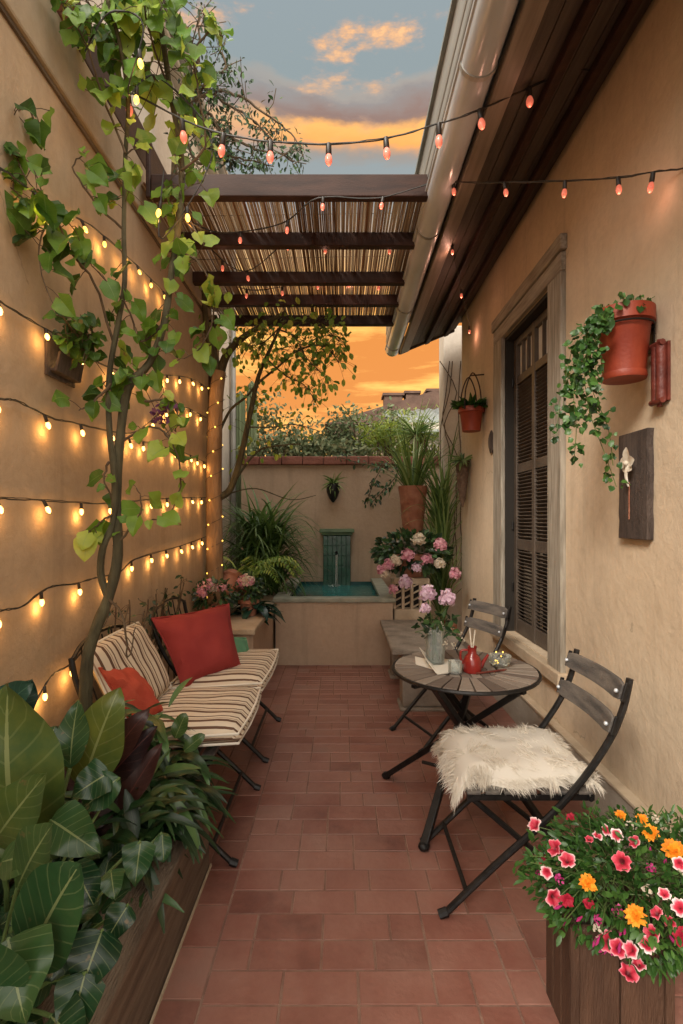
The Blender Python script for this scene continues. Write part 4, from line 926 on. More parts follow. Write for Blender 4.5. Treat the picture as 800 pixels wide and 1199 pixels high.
# ---- fine-leaved tree rising behind, above the pergola on the left
t=thing('background_tree','fine dark leaved tree arching over from behind the left wall above the pergola','tree',(-2.0,4.9,0))
m=MB(); mf=MB(); d=4.3
tk2=smooth_path([V(-1.5,4.6,H+1.9),P(205,250,4.6),P(205,190,4.6),P(215,120,4.5)],4); m.tube([V(-1.55,4.62,0),V(-1.52,4.62,H+1.9)],.06,8); m.tube(tk2,[.05,.045]+[.03]*(len(tk2)-2),7)
for ends in ([(240,110),(275,110),(305,130),(335,150),(355,175)],[(235,150),(270,160),(300,175),(330,180),(345,190)],[(230,190),(260,180),(290,195)],[(225,90),(235,60),(232,30),(240,5)],[(245,95),(265,80),(255,55)],[(240,130),(255,150),(262,185)],[(232,100),(262,120),(296,140),(318,165)],[(230,150),(250,175),(280,185),(320,195)]):
    q=smooth_path([P(212,140,4.5)]+[P(x,y,4.4) for x,y in ends],5); m.tube(wob(q,.01),[lerp(.018,.004,i/len(q)) for i in range(len(q))],5)
    for k in range(18):
        i=random.randrange(4,len(q)); a=q[i]; b=a+rv(.22); c=a.lerp(b,.5)+rv(.03); m.tube([a,c,b],.0035,4); leafy([a,c,b],10,.05,.05,m=mf,pet=None,prof='oval',asp=.5,seg=3,jr=(0,1))
m.build('branches',M['twig'],t); mf.build('crown',M['leaf_d'],t)

# ---- shrubs beyond the end wall
def shrub(name,label,c,rx,ry,rz,n,sz,mt,prof='oval',asp=.5,cat='shrub',base=0,up=.3):
    t=thing(name,label,cat,(c[0],c[1],base)); c=Vector(c); m=MB(); mf=MB(); cs=[]
    for k in range(16):
        q=rv(); q=V(q.x*rx,q.y*ry,q.z*rz)*.75; cs.append(c+q); m.tube(smooth_path([V(c.x+q.x*.2,c.y+q.y*.2,base),c+V(q.x*.5,q.y*.5,-rz*.5),c+q],3),[.02]*4+[.008]*3,5)
    for _ in range(n):
        k=random.choice(cs); g_=V(random.gauss(0,rx*.24),random.gauss(0,ry*.24),random.gauss(0,rz*.24)); 
        mf.blade(k+g_,rv()+V(0,0,up),rv()+V(0,-.5,.5),sz*rnd(.6,1.3),sz*asp,prof,rnd(0,.5),3,.2)
    m.build('stems',M['twig'],t); mf.build('foliage',mt,t); return t
shrub('shrub','grey green shrub spilling over the coping at the centre of the end wall',(-.15,7.25,2.32),.6,.22,.28,1500,.075,M['leaf_grey'])
shrub('shrub','darker green shrub over the end wall beside the slim tree',(-.85,7.3,2.36),.5,.22,.34,1500,.07,M['leaf_grey'])
shrub('shrub','bright lime shrub glowing above the coping right of the fountain',(.75,7.45,2.5),.5,.25,.40,1300,.10,M['leaf_lime'],'lance',.25)
shrub('shrub','dusty olive shrub standing behind the lime one, below the distant roof',(.35,8.4,2.9),.75,.3,.40,1500,.08,M['leaf_grey'])
shrub('shrub','loose mid green shrub at the foot of the pale neighbouring building',(-1.0,8.2,2.6),.7,.3,.8,1700,.08,M['leaf_grey'])
shrub('shrub','feathery lime shrub against the corner pier above the end wall',(1.25,7.2,2.5),.3,.2,.45,700,.11,M['leaf_lime'],'grass',.12)
t=thing('cactus','tall ribbed green cactus rising above the shrubs by the pale building','cactus',(-1.35,7.6,0))
for x,h in ((-1.50,3.35),(-1.33,3.5)):
    m=MB(); pr_=[]; n=20; zz=[0,h*.5,h-.15,h-.06,h]; rr=[.07,.08,.075,.055,.01]; vs=[]
    for z,r_ in zip(zz,rr):
        for k in range(n): a=2*math.pi*k/n; q=r_*(1 if k%2 else .8); vs.append((x+q*math.cos(a),7.6+q*math.sin(a),z))
    m.add(vs,[(i*n+k,i*n+(k+1)%n,(i+1)*n+(k+1)%n,(i+1)*n+k) for i in range(4) for k in range(n)]); m.build('column',M['leaf_grey'],t)
# spiky rosette plant in front of the shed
t=thing('spiky_plant','pale spiky rosette plant rising over the coping in front of the grey shed','plant',(.98,7.0,0))
m=MB(); c=V(1.03,7.1,2.62)
m.tube([V(1.03,7.1,0),c],.035,8); m.build('stem',M['twig'],t); m=MB()
for k in range(150):
    d_=rv(); d_.z=abs(d_.z)*1.1-.15; m.blade(c,d_,rv(),rnd(.3,.62),.018,'grass',rnd(.1,.9),5,.2)
m.build('leaves',M['leaf_grass'],t)

# ---- pots
def pot(m,c,rt,rb,h,n=24,lip=.012,ribs=0):
    c=Vector(c); pr_=[(rb,0),(lerp(rb,rt,.75),h*.75),(rt,h*.78),(rt+lip,h*.79),(rt+lip,h),(rt-.008,h),(rt-.014,h*.86),(.003,h*.84)]
    if ribs:
        pr_=[(rb,0)]
        for k in range(ribs):
            q=(k+.2)/ribs; pr_+= [(lerp(rb,rt,q),h*q*.9),(lerp(rb,rt,q)+.006,h*(q*.9+.02)),(lerp(rb,rt,q)+.006,h*(q*.9+.04))]
        pr_+=[(rt+lip,h*.93),(rt+lip,h),(rt-.01,h),(rt-.015,h*.9),(.003,h*.88)]
    m.lathe(pr_,c,n,cap=False); m.lathe([(.003,0.002),(rb-.001,.002)],c,n,cap=False)
# ivy pot on the right wall
c=V(1.163,2.11,H+.585)
t=thing('ivy_pot','large terracotta pot with long trailing ivy fixed high on the right wall','hanging pot',c)
m=MB(); pot(m,c,.104,.078,.27,32,.010); m.lathe([(.082,-.012),(.086,.0),(.084,.015)],c,24); m.build('pot',M['terra'],t)
m=MB(); m.tube([(XR-.002,c.y,c.z+.2),(c.x+.10,c.y,c.z+.2)],.006,6); m.tube([V(c.x+.11*math.cos(a*.3),c.y+.11*math.sin(a*.3),c.z+.2) for a in range(22)],.004,6,cap=False); m.bb(XR-.006,XR-.001,c.y-.02,c.y+.02,c.z+.1,c.z+.25); m.build('bracket',M['black'],t)
MB().lathe([(.003,.228),(.095,.232)],c,20,cap=False).build('soil',M['earth'],t)
m=MB(); mf=MB(); top=c+V(0,0,.25)
trails=[[(715,370,2.02),(695,385,2.0),(685,430,2.0),(690,480,2.02),(708,530,2.05),(722,570,2.05)],[(710,368,2.08),(685,400,2.05),(672,450,2.05),(675,500,2.05),(672,540,2.05)],[(705,372,2.15),(678,420,2.1),(658,460,2.1),(652,510,2.1)],[(700,372,2.02),(690,420,2.0),(695,460,2.0),(712,500,2.02),(718,545,2.02)],[(712,366,2.2),(690,390,2.2),(680,440,2.15),(683,490,2.15)],[(705,370,2.05),(686,392,2.02),(690,425,2.0)],[(710,372,2.0),(698,392,1.99),(700,420,1.99),(692,445,2.0)],[(705,370,2.1),(675,400,2.1),(663,440,2.1),(660,480,2.1)]]
for q in trails:
    q=smooth_path([top]+[P(*w) for w in q],5); m.tube(q,.0015,4); leafy(q,66,.024,.028,m=mf,pet=None,asp=1.1,seg=5,face=(-.3,-1,.5),jr=(0,1),t0=.12)
for k in range(9):
    a=k*.7; q=smooth_path([top,top+V(.06*math.cos(a),.06*math.sin(a),.03),top+V(.11*math.cos(a),.11*math.sin(a),rnd(-.02,.06))],4); m.tube(q,.0015,4); leafy(q,16,.02,.028,m=mf,pet=None,asp=1.1,seg=3)
q=smooth_path([top+V(.03,0,0),top+V(.04,0,.05),top+V(.045,0,.075)],3); leafy(q,16,.02,.025,m=mf,pet=None,seg=3)
m.build('stems',M['stem'],t); mf.build('ivy',M['leaf_ivy'],t)
# far hanging pot
c=V(1.165,4.6,H+.79)
t=thing('strap_pot','small terracotta pot in looped straps hung beside the window at the far end','hanging pot',c)
m=MB(); pot(m,c,.105,.08,.21,24); m.build('pot',M['terra'],t)
m=MB()
for yy in (-.09,.06): m.tube(smooth_path([c+V(-.08,yy,.18),c+V(-.07,yy,.36),c+V(-.01,yy,.50),c+V(.05,yy,.38),c+V(.07,yy,.18)],5),.006,6)
m.tube([(XR-.001,4.6,c.z+.51),(c.x-.01,4.6,c.z+.50)],.006,6); m.build('straps',M['darkwood'],t)
m=MB()
for k in range(230):
    a=rnd(0,6.28); q=rnd(0,.1); m.blade(c+V(q*math.cos(a),q*math.sin(a),.2),V(math.cos(a),math.sin(a),rnd(.4,2.4)),rv(),rnd(.07,.15),.034,'oval',.8,4)
m.build('foliage',M['leaf_ivy'],t)
# conical wicker wall planter
yc=5.1
t=thing('wicker_cone','dark conical wicker wall planter below the small strap pot','hanging planter',(XR-.05,yc,H+.1))
m=MB(); m.lathe([(.008,0),(.03,.08),(.052,.25),(.07,.45),(.074,.455),(.06,.44),(.003,.43)],(XR-.075,yc,H+.12),16,cap=False); m.build('cone',M['pewter'],t)
m=MB()
for k in range(60):
    a=rnd(0,6.28); m.blade(V(XR-.075,yc,H+.56),V(math.cos(a)-.3,math.sin(a)-.3,rnd(.3,1.6)),rv(),rnd(.12,.26),.022,'lance',rnd(.8,1.6),5)
m.build('leaves',M['leaf_grass'],t)
# oval plaque, red bracket, board with orchid
m=MB(); m.ball((XR-.012,4.34,H+.655),.012,.07,.10,14,8); m.ball((XR-.024,4.34,H+.655),.006,.045,.07,12,6); o=m.build('oval_plaque',M['plaque']); tag(o,'small dark oval plaque on the wall beside the far window jamb','plaque')
t=thing('red_wall_ornament','narrow dark red ceramic ornament on the right wall beside the ivy pot','ornament',(XR-.02,2.02,H+.46))
m=MB(); m.tube([(XR-.022,2.015,H+.47),(XR-.022,2.015,H+.69)],.020,10); m.tube([(XR-.022,2.045,H+.47),(XR-.022,2.045,H+.69)],.020,10); m.bb(XR-.012,XR-.001,1.99,2.07,H+.465,H+.695)
for z in (.466,.692): m.tube([(XR-.03,1.992,H+z),(XR-.03,2.068,H+z)],.012,8); m.tube([(XR-.02,2.03,H+z),(XR-.02,2.03,H+z+(.02 if z>.5 else -.02))],.01,8)
m.build('body',M['brick'],t)
t=thing('carved_board','upright dark wooden board with a cream orchid ornament on the right wall','wall board',(XR-.02,2.2,H-.08))
m=MB(); vs=[];n=12
oy=[(2.095+rnd(-.004,.004),z) for z in [H-.085+ .46*i/n for i in range(n+1)]]; oy2=[(2.31+rnd(-.004,.004),z) for z in [H+.375-.46*i/n for i in range(n+1)]]
pts=oy+oy2; N=len(pts); m.add([(XR-.030,y,z) for y,z in pts]+[(XR-.001,y,z) for y,z in pts],[tuple(range(N)),tuple(reversed(range(N,2*N)))]+[(i,i+N,(i+1)%N+N,(i+1)%N) for i in range(N)])
m.build('board',M['plaque'],t,smooth=False,bevel=.003)
m=MB(); oc=V(XR-.05,2.195,H+.24)
for dy,dz,a,L in ((0,.0,90,.06),(-.0,.0,18,.05),(0,0,165,.05),(0,-.0,215,.04),(0,0,-35,.04)):
    m.blade(oc+V(0,dy,dz),V(-.12,-math.cos(R(a)),math.sin(R(a))),V(-1,0,0),L*1.15,.05,'oval',.2,5,.3)
m.ball(oc+V(-.012,0,0),.012,n=8,m=5); m.tube(smooth_path([oc,oc+V(-.008,.005,-.05),oc+V(0,.0,-.10)],4),[.009,.009,.008,.008,.007,.006,.005,.004,.003],6)
m.build('orchid',M['cream'],t)
m=MB(); m.tube([(XR-.036,2.215,H+.16),(XR-.036,2.215,H+.0)],.003,5); m.build('stem',M['terra_old'],t)

# wall urn above fountain
t=thing('wall_urn','small black urn on the end wall above the spout, holding a tuft','urn',(-.11,6.73,H+.25))
m=MB(); m.lathe([(.012,0),(.05,.05),(.085,.14),(.088,.20),(.07,.24),(.075,.25),(.06,.25),(.003,.23)],(-.11,6.70,H+.22),18,cap=False); m.build('urn',M['black'],t)
m=MB()
for k in range(40): m.blade(V(-.11,6.70,H+.46),V(rnd(-1,1),rnd(-1,.2),rnd(-.3,1.5)),rv(),rnd(.1,.24),.025,'lance',rnd(.5,1.6),4)
m.build('leaves',M['leaf_grass'],t)
# ivy strands over coping right of urn
t=thing('trailing_creeper','two strands of creeper hanging from the coping right of the black urn','creeper',(.4,6.75,2.3))
m=MB(); mf=MB()
for q in ([P(452,540,6.7),P(440,560,6.65),P(434,575,6.65),P(430,590,6.65)],[P(470,542,6.7),P(462,560,6.6),P(448,575,6.6),P(436,588,6.6)],[P(395,535,6.6),P(440,545,6.6),P(480,540,6.6)]):
    q=smooth_path(q,4); m.tube(q,.006,5); leafy(q,60,.045,.06,m=mf,pet=None,prof='oval',asp=.5,seg=3)
m.build('stems',M['twig'],t); mf.build('leaves',M['leaf_d'],t)

# tall ribbed terracotta urn with strap leaves (right back)
c=V(.80,5.75,1.20)
t=thing('tall_urn','tall ribbed terracotta urn with upright strappy leaves in the far right corner','urn',(.80,5.75,0))
m=MB(); pot(m,c,.15,.10,.62,24,.012,ribs=7); m.build('urn',M['terra_old'],t)
m=MB(); m.bb(.63,.97,5.58,5.92,-.003,1.195); m.build('pedestal',M['stone'],t,smooth=False,bevel=.01)
m=MB(); 
for k in range(95):
    a=rnd(0,6.28); m.blade(c+V(.06*math.cos(a),.06*math.sin(a),.56),V(math.cos(a)*.5,math.sin(a)*.5,rnd(.7,2.2)),V(math.cos(a),math.sin(a),0),rnd(.4,.95),.030,'grass',rnd(.3,1.7),7,.2)
m.build('leaves',M['leaf_grass'],t)
c=V(1.12,5.7,.0)
t=thing('strap_leaf_plant','tall plant with long arching pale striped leaves at the house corner','plant',c)
m=MB(); pot(m,c,.15,.11,.3); m.build('pot',M['terra_old'],t)
m=MB()
for k in range(240):
    a=rnd(0,6.28); z=rnd(.3,1.7); m.blade(c+V(rnd(-.05,.05),rnd(-.05,.05),z),V(math.cos(a)*.5-.15,math.sin(a)*.4-.1,rnd(1,2.4)),V(math.cos(a),math.sin(a),0),rnd(.5,.95),.028,'grass',rnd(.4,1.9),7,.2)
m.tube([c+V(0,0,.25),c+V(0,0,1.6)],.02,6)
m.build('leaves',M['leaf_grass'],t)

# hydrangea pot on breeze block
def bush(m,c,rx,ry,rz,n,sz,prof='oval',asp=.55,seg=4):
    for _ in range(n):
        q=rv(); 
        while q.length>1: q=rv()
        q=q.normalized()*q.length**.5; p=c+V(q.x*rx,q.y*ry,q.z*rz); m.blade(p,q+rv(.6)+V(0,0,.2),q+rv(.4)+V(0,-.3,.5),sz*rnd(.6,1.25),sz*asp,prof,rnd(.2,.9),seg,.2)
c=V(.72,5.28,.862)
t=thing('hydrangea_pot','pot of pink and cream hydrangeas on the pierced block right of the fountain','potted flowers',c)
m=MB(); pot(m,c,.15,.11,.22); m.build('pot',M['terra_old'],t)
m=MB(); bush(m,c+V(.0,-.05,.25),.38,.26,.20,620,.075); m.build('foliage',M['leaf_d'],t)
for px,py,mm,r_ in ((478,650,'p_pink',.055),(455,662,'p_pink',.05),(463,657,'p_white',.05),(490,632,'p_white',.055),(516,638,'p_pink',.055),(475,682,'p_lilac',.06),(452,672,'p_white',.04),(500,655,'p_pink',.05),(515,660,'p_white',.045),(447,668,'p_pink',.045),(461,690,'p_pink',.04),(533,672,'p_pink',.05),(488,665,'p_lilac',.04)):
    r_*=1.2; m=MB(); petal_ball(m,P(px,py,rnd(4.88,5.0)),r_,60,r_*.8); m.build('flower_head',M[mm],t)

# raised planter plants (left back)
t=thing('palm_grass','big clump of arching narrow leaves behind the raised planter','plant',(-.72,5.8,.6))
m=MB(); c=V(-.86,5.8,.6)
for k in range(760):
    a=rnd(0,6.28); m.blade(c+V(rnd(-.18,.15),rnd(-.15,.15),rnd(0,.75)),V(math.cos(a)*.8,math.sin(a)*.6-.1,rnd(.6,2.2)),V(math.cos(a),math.sin(a),0),rnd(.4,.82),.034,'grass',rnd(.6,2.6),8,.2,r=rnd(0,.6))
m.build('leaves',M['leaf_grass'],t)
t=thing('fern','bright green fern fronds at the foot of the slim tree','fern',(-.95,4.85,.62))
m=MB(); c=V(-.93,4.8,.62)
for k in range(26):
    a=rnd(0,6.28); b=V(math.cos(a),math.sin(a)*.6,0); L=rnd(.35,.6); q=smooth_path([c,c+b*L*.3+V(0,0,L*.7),c+b*L*.75+V(0,0,L*.85),c+b*L+V(0,0,L*.6)],6)
    m.tube(q,.003,4); s=b.cross(V(0,0,1))
    for i in range(2,len(q)):
        ll=.09*math.sin(math.pi*i/len(q))+.015
        for sg in (1,-1): m.blade(q[i],s*sg+b*.3-V(0,0,.15),V(0,0,1),ll,.018,'lance',.3,3,.1,r=rnd(.5,1))
m.build('fronds',M['leaf'],t)
t=thing('blue_leaf_plant','low plant with broad blue green leaves behind the pink flowers','plant',(-.78,4.55,.62))
m=MB()
for k in range(60):
    a=rnd(0,6.28); m.blade(V(-.78,4.5,.64)+rv(.06),V(math.cos(a),math.sin(a),rnd(.2,1.4)),V(0,0,1),rnd(.16,.3),.08,'lance',rnd(.6,1.4),5,.2)
m.build('leaves',M['leaf_teal'],t)
def flower_pot(label,c,rt,h,bx_,n,cols,nf,mt='terra_old'):
    c=Vector(c); t=thing('flower_pot',label,'potted flowers',c)
    m=MB(); pot(m,c,rt,rt*.75,h); m.build('pot',M[mt],t)
    m=MB(); bush(m,c+V(0,0,h+.08),bx_,bx_*.8,.12,n,.05); m.build('foliage',M['leaf_d'],t)
    for k in range(nf):
        a=rnd(0,6.28); q=rnd(.2,1); m=MB(); petal_ball(m,c+V(bx_*q*math.cos(a),bx_*.8*q*math.sin(a)-.05,h+.19-.09*q),rnd(.04,.058),34,.036); m.build('flower_head',M[random.choice(cols)],t)
flower_pot('clay pot crowded with pink flowers at the wall end of the raised planter',(-1.03,4.15,.622),.09,.13,.17,240,['p_pink','p_pink','p_white'],9)
flower_pot('clay pot of pale pink flowers close to the fountain corner of the planter',(-.80,4.42,.622),.08,.14,.12,180,['p_pink','p_white'],8)
t=thing('tipped_pot','large terracotta pot lying tipped against the left wall behind the pink flowers','pot',(-1.07,4.42,.62))
m=MB(); pot(m,V(0,0,0),.13,.09,.24); rot=Matrix.Rotation(R(-65),4,'X')@Matrix.Rotation(R(18),4,'Y'); m.v=[tuple(Matrix.Translation((-1.05,4.45,.78))@rot@Vector(q)) for q in m.v]; m.build('pot',M['terra_old'],t)

# thin leafy sprigs behind the wire chairs
t=thing('wiry_plant','wiry sprigs against the left wall behind the striped chairs','plant',(-1.1,3.0,0))
m=MB(); mf=MB()
for k in range(16):
    y=rnd(2.5,3.6); q=smooth_path([V(-1.15,y,0),V(-1.16+rnd(0,.03),y+rnd(-.1,.1),.5),V(-1.12+rnd(0,.05),y+rnd(-.2,.2),rnd(.85,1.05))],5); m.tube(wob(q,.008),.004,5); leafy(q,9,.04,.04,m=mf,pet=m,prof='oval',asp=.5,seg=3,t0=.55,jr=(0,.5))
m.build('stems',M['twig'],t); mf.build('leaves',M['leaf_d'],t)

# ---- front left planter
def big(m,b,e,W,dn=(0,-1,.3),prof='lance',arch=.1,seg=14,fold=.2,r=None,wave=.07):
    """broad leaf from base point b to tip e, arching"""
    b=Vector(b); e=Vector(e); L=(e-b).length; r=rnd(0,1) if r is None else r; up=Vector(dn).normalized()
    mid=b.lerp(e,.5)+up*L*arch; vs=[];uv=[]; ax=(e-b).normalized(); side=ax.cross(up).normalized(); ph=rnd(0,6)
    PR={'lance':lambda t: math.sin(math.pi*min(1,t**.8))**.75,'heart':lambda t:(min(1,t*6+.35))*(1-max(0,(t-.2)/.8)**1.9),'oval':lambda t: math.sin(math.pi*t**.9)**.55}[prof]
    for i in range(seg+1):
        t=i/seg; p=b*(1-t)**2+mid*2*t*(1-t)+e*t*t; w=W/2*max(.004,PR(t))
        for k in range(5):
            s=(k-2)/2; wv=wave*W*math.sin(t*11+ph+s)*abs(s)
            vs.append(p+side*(w*s)+up*(fold*w*abs(s)**1.4+wv)); uv.append((.5+s/2,t))
    fs=[]
    for i in range(seg):
        for k in range(4): a=i*5+k; fs.append((a,a+1,a+6,a+5))
    m.add(vs,fs,r,uv)
t=thing('canna_plant','tall plant with large yellow green paddle leaves at the left edge','plant',(-.9,1.35,.26))
m=MB(); ms=MB(); base=V(-.88,1.38,.27)
for b_,e_,W,rr in ((P(22,1010,1.3),P(10,800,1.3),.30,.75),(P(95,925,1.55),P(140,805,1.6),.17,.85),(P(-10,990,1.2),P(55,905,1.15),.12,.7),(P(45,905,1.5),P(65,850,1.55),.16,.4),(P(82,900,1.5),P(92,820,1.6),.10,.35)):
    big(m,b_,e_,W,(.1,-1,.25),'lance',.12,14,.18,rr); ms.tube(smooth_path([base+rv(.03),base.lerp(b_,.6)+rv(.02),b_],4),.006,6)
m.build('leaves',M['leaf_big'],t); ms.build('stems',M['stem'],t)
t=thing('teal_leaf_plant','blue green leaves low against the left wall below the lowest lights','plant',(-1.0,1.62,.26))
m=MB(); ms=MB()
for b_,e_,W in ((P(-10,840,1.6),P(38,800,1.6),.11),(P(10,850,1.65),P(38,795,1.7),.12)): big(m,b_,e_,W,(.2,-1,.5),'lance',.1); ms.tube([V(-1.0,1.62,.27),b_],.005,6)
m.build('leaves',M['leaf_teal'],t); ms.build('stems',M['stem'],t)
t=thing('burgundy_plant','plant with dark burgundy leaves between the pale canna and the striped chair','plant',(-.85,1.7,.26))
m=MB(); ms=MB(); bs=V(-.85,1.7,.27)
for (a,b_),(c_,d_),W in (((150,960),(60,870),.10),((120,950),(135,880),.10),((95,990),(150,905),.12),((110,930),(185,850),.10),((130,960),(55,930),.11),((90,970),(40,860),.08),((120,900),(175,830),.09),((140,950),(190,870),.08)):
    x=P(a,b_,1.62); big(m,x,P(c_,d_,1.68),W,(.1,-1,.5),'lance',.12); ms.tube([bs,x],.005,5)
m.build('leaves',M['leaf_red'],t); ms.build('stems',M['leaf_red'],t)
t=thing('philodendron','plant with broad glossy heart shaped leaves filling the lower left corner','plant',(-.8,1.15,.26))
m=MB(); ms=MB(); bs=V(-.80,1.15,.27)
for (a,b_),(c_,d_),W,pf,rr,dd in (((60,960),(118,1000),.14,'heart',.45,1.22),((20,1040),(62,965),.13,'lance',.6,1.05),((30,1130),(95,1010),.20,'lance',.35,1.0),((10,1100),(30,1199),.18,'heart',.5,.92),((40,1000),(110,965),.10,'lance',.4,1.25),((100,1140),(78,1230),.11,'heart',.15,.98),((120,1090),(92,1170),.13,'heart',.1,1.02),((165,985),(158,1040),.10,'heart',.3,1.3),((190,975),(192,1010),.06,'oval',.3,1.4),((130,1020),(135,1055),.07,'heart',.35,1.2),((85,1010),(110,1060),.09,'oval',.1,1.1),((70,1080),(60,1150),.12,'oval',.05,1.05),((0,1010),(50,1000),.1,'lance',.55,1.1),((60,1190),(100,1230),.12,'heart',.1,.95),((5,1180),(-20,1100),.14,'lance',.4,.9),((150,1060),(120,1110),.08,'heart',.1,1.12),((128,905),(82,935),.13,'heart',.2,1.4),((140,910),(95,950),.12,'lance',.3,1.4)):
    x=P(a,b_,dd); big(m,x,P(c_,d_,dd-.05),W*.8,(.15,-.8,.75),pf,.12,r=rr); ms.tube(smooth_path([bs+rv(.05),bs.lerp(x,.5)+V(0,0,.04),x],3),.004,6)
for k in range(230):
    p=V(rnd(-1.1,-.66),rnd(.75,1.75),rnd(.28,.48)); big(m,p,p+V(rnd(-.12,.12),rnd(-.14,.08),rnd(.02,.10)),rnd(.03,.065),(rnd(-.3,.3),-.7,.9),random.choice(['heart','oval','lance']),.12,6,r=rnd(0,.35))
m.build('leaves',M['leaf_big'],t); ms.build('stems',M['stem'],t)
t=thing('aspidistra','dense dark clump of narrow glossy leaves leaning over the planter end','plant',(-.75,1.9,.26))
m=MB()
for k in range(520):
    a=rnd(0,6.28); b_=V(rnd(-1.05,-.62),rnd(1.55,2.05),rnd(.27,.52)); m.blade(b_,V(math.cos(a)+.25,math.sin(a)-.35,rnd(.25,1.6)),V(0,-.3,1),rnd(.13,.27),rnd(.024,.045),'lance',rnd(.5,1.8),6,.25,r=random.random()**1.3)
for k in range(150):
    b_=V(rnd(-1.0,-.70),rnd(1.85,2.12),rnd(.50,.70)); a=rnd(0,6.28); m.blade(b_,V(math.cos(a),math.sin(a)-.3,rnd(-.1,.9)),V(0,-.3,1),rnd(.12,.22),rnd(.02,.036),'lance',rnd(.5,1.5),6,.25,r=random.random()**1.2)
for k in range(75):
    b_=V(rnd(-.74,-.58),rnd(1.75,2.1),rnd(.33,.50)); a=rnd(-1.6,.8); m.blade(b_,V(math.cos(a),math.sin(a),rnd(.0,.7)),V(0,-.3,1),rnd(.14,.24),rnd(.018,.03),'lance',rnd(.6,1.5),6,.25)
m.build('leaves',M['leaf_d'],t)
t=thing('lime_leaf_plant','few brighter broad leaves poking up below the orange cushion','plant',(-.75,2.0,.3))
m=MB()
for (a,b_),(c_,d_),W in (((170,880),(160,850),.06),((205,865),(218,835),.06),((215,880),(240,860),.05),((165,890),(178,856),.06),((100,925),(150,905),.08),((190,905),(175,875),.05)): big(m,P(a,b_,1.95),P(c_,d_,1.97),W,(.1,-.9,.6),'oval',.1,r=.6)
m.tube([V(-.75,2.0,.27),P(190,890,1.95)],.004,5)
m.build('leaves',M['leaf_big'],t)

# ---- flower box at the lower right
FX0,FX1,FY0,FY1,FH=.625,.88,1.38,1.57,.345
t=thing('flower_box','brown wooden planter box crowded with petunias and marigolds at lower right','flower box',((FX0+FX1)/2,(FY0+FY1)/2,0))
m=MB(); nb_=2
for k in range(nb_): xa=lerp(FX0,FX1,k/nb_)+.002; xb=lerp(FX0,FX1,(k+1)/nb_)-.002; m.bb(xa,xb,FY0,FY0+.02,.0,FH)
for k in range(3): ya=lerp(FY0+.022,FY1,k/3)+.001; yb=lerp(FY0+.022,FY1,(k+1)/3)-.002; m.bb(FX0,FX0+.02,ya,yb,.0,FH); m.bb(FX1-.02,FX1,ya,yb,0,FH)
m.bb(FX0+.021,FX1-.021,FY1-.02,FY1,0,FH)
m.build('box',M['boxwood'],t,smooth=False,bevel=.004)
for x in (FX0-.012,FX1-.012): MB().bb(x,x+.024,FY0-.012,FY0-.001,-.003,FH+.01).build('corner_post',M['boxwood'],t,smooth=False,bevel=.003)
m=MB(); m.bb(FX0+.021,FX1-.021,FY0+.021,FY1-.021,.1,FH-.03); m.build('soil',M['earth'],t,smooth=False)
m=MB(); fc=V(.885,1.49,.40); ER=V(.30,.22,.145)
for _ in range(5200):
    q=rv()
    while q.length>1: q=rv()
    q=q.normalized()*q.length**.45; lump=1+.42*noise.noise(q*2.3)+.1*noise.noise(q*6)
    p=fc+V(q.x*ER.x,q.y*ER.y,q.z*ER.z)*lump; m.blade(p,q+rv(.8)+V(0,0,.2),rv()+V(0,-.5,1),rnd(.014,.036),rnd(.007,.015),'oval',rnd(.2,.9),3,.2,r=min(1,max(0,.45+.5*noise.noise(q*2.1)+rnd(-.3,.3))))
m.build('foliage',M['leaf_ivy'],t)
m=MB()
for _ in range(120): a=fc+V(rnd(-.2,.2),rnd(-.15,.15),-.05); m.tube(smooth_path([a,a+V(rnd(-.06,.06),rnd(-.06,.06),.08),a+V(rnd(-.18,.18),rnd(-.16,.12),rnd(.05,.2))],3),.0013,4)
m.build('stems',M['stem'],t)
def petunia(c,nrm,s):
    m=MB(); n=30; nrm=nrm.normalized(); a=nrm.orthogonal().normalized(); b=nrm.cross(a); vs=[];uv=[]; ph=rnd(0,6)
    rings=(0,.18,.4,.65,.85,1)
    for q in rings:
        for k in range(n):
            th=2*math.pi*k/n; lob=1-.24*abs(math.sin(2.5*th+ph))**6*q+.07*math.sin(th*11+ph)*q**3; z=-.75*(1-q)**2+.13*math.sin(th*5+ph*2)*q*q+.10*math.sin(th*3+ph)*q-.12*q**3
            vs.append(c+(a*math.cos(th)+b*math.sin(th))*s*q*lob+nrm*s*z); uv.append((q,.5))
    m.add(vs,[(i*n+k,i*n+(k+1)%n,(i+1)*n+(k+1)%n,(i+1)*n+k) for i in range(5) for k in range(n)],.5,uv); return m
def buds():
    for _ in range(34):
        m=MB()
        q=rv(); q.y=-abs(q.y); q.normalize(); c=fc+V(q.x*ER.x,q.y*ER.y,q.z*ER.z*.8)*1.04
        m.tube([c,c+q*.018,c+q*.028],[.002,.0042,.001],6)
        m.build('bud',M['p_mag'],t)
buds()
cam=V(0,0,H)
def stalk(c):
    m=MB(); k=fc+V((c.x-fc.x)*.45,(c.y-fc.y)*.3,-.02); m.tube(smooth_path([k,k.lerp(c,.6)+V(0,0,.03),c+(k-c).normalized()*.012],3),.0013,5); m.build('flower_stalk',M['stem'],t)
def on_bush(px,py,out=.015):                  # where the line of sight meets the mound of foliage
    d=P(px,py,1)-cam; best=None
    a=sum((d[i]/ER[i])**2 for i in range(3)); b_=2*sum(d[i]*(cam[i]-fc[i])/ER[i]**2 for i in range(3)); c_=sum(((cam[i]-fc[i])/ER[i])**2 for i in range(3))-1
    D=b_*b_-4*a*c_
    tt=(-b_-math.sqrt(D))/(2*a) if D>0 else -b_/(2*a)
    return cam+d*(tt-out)
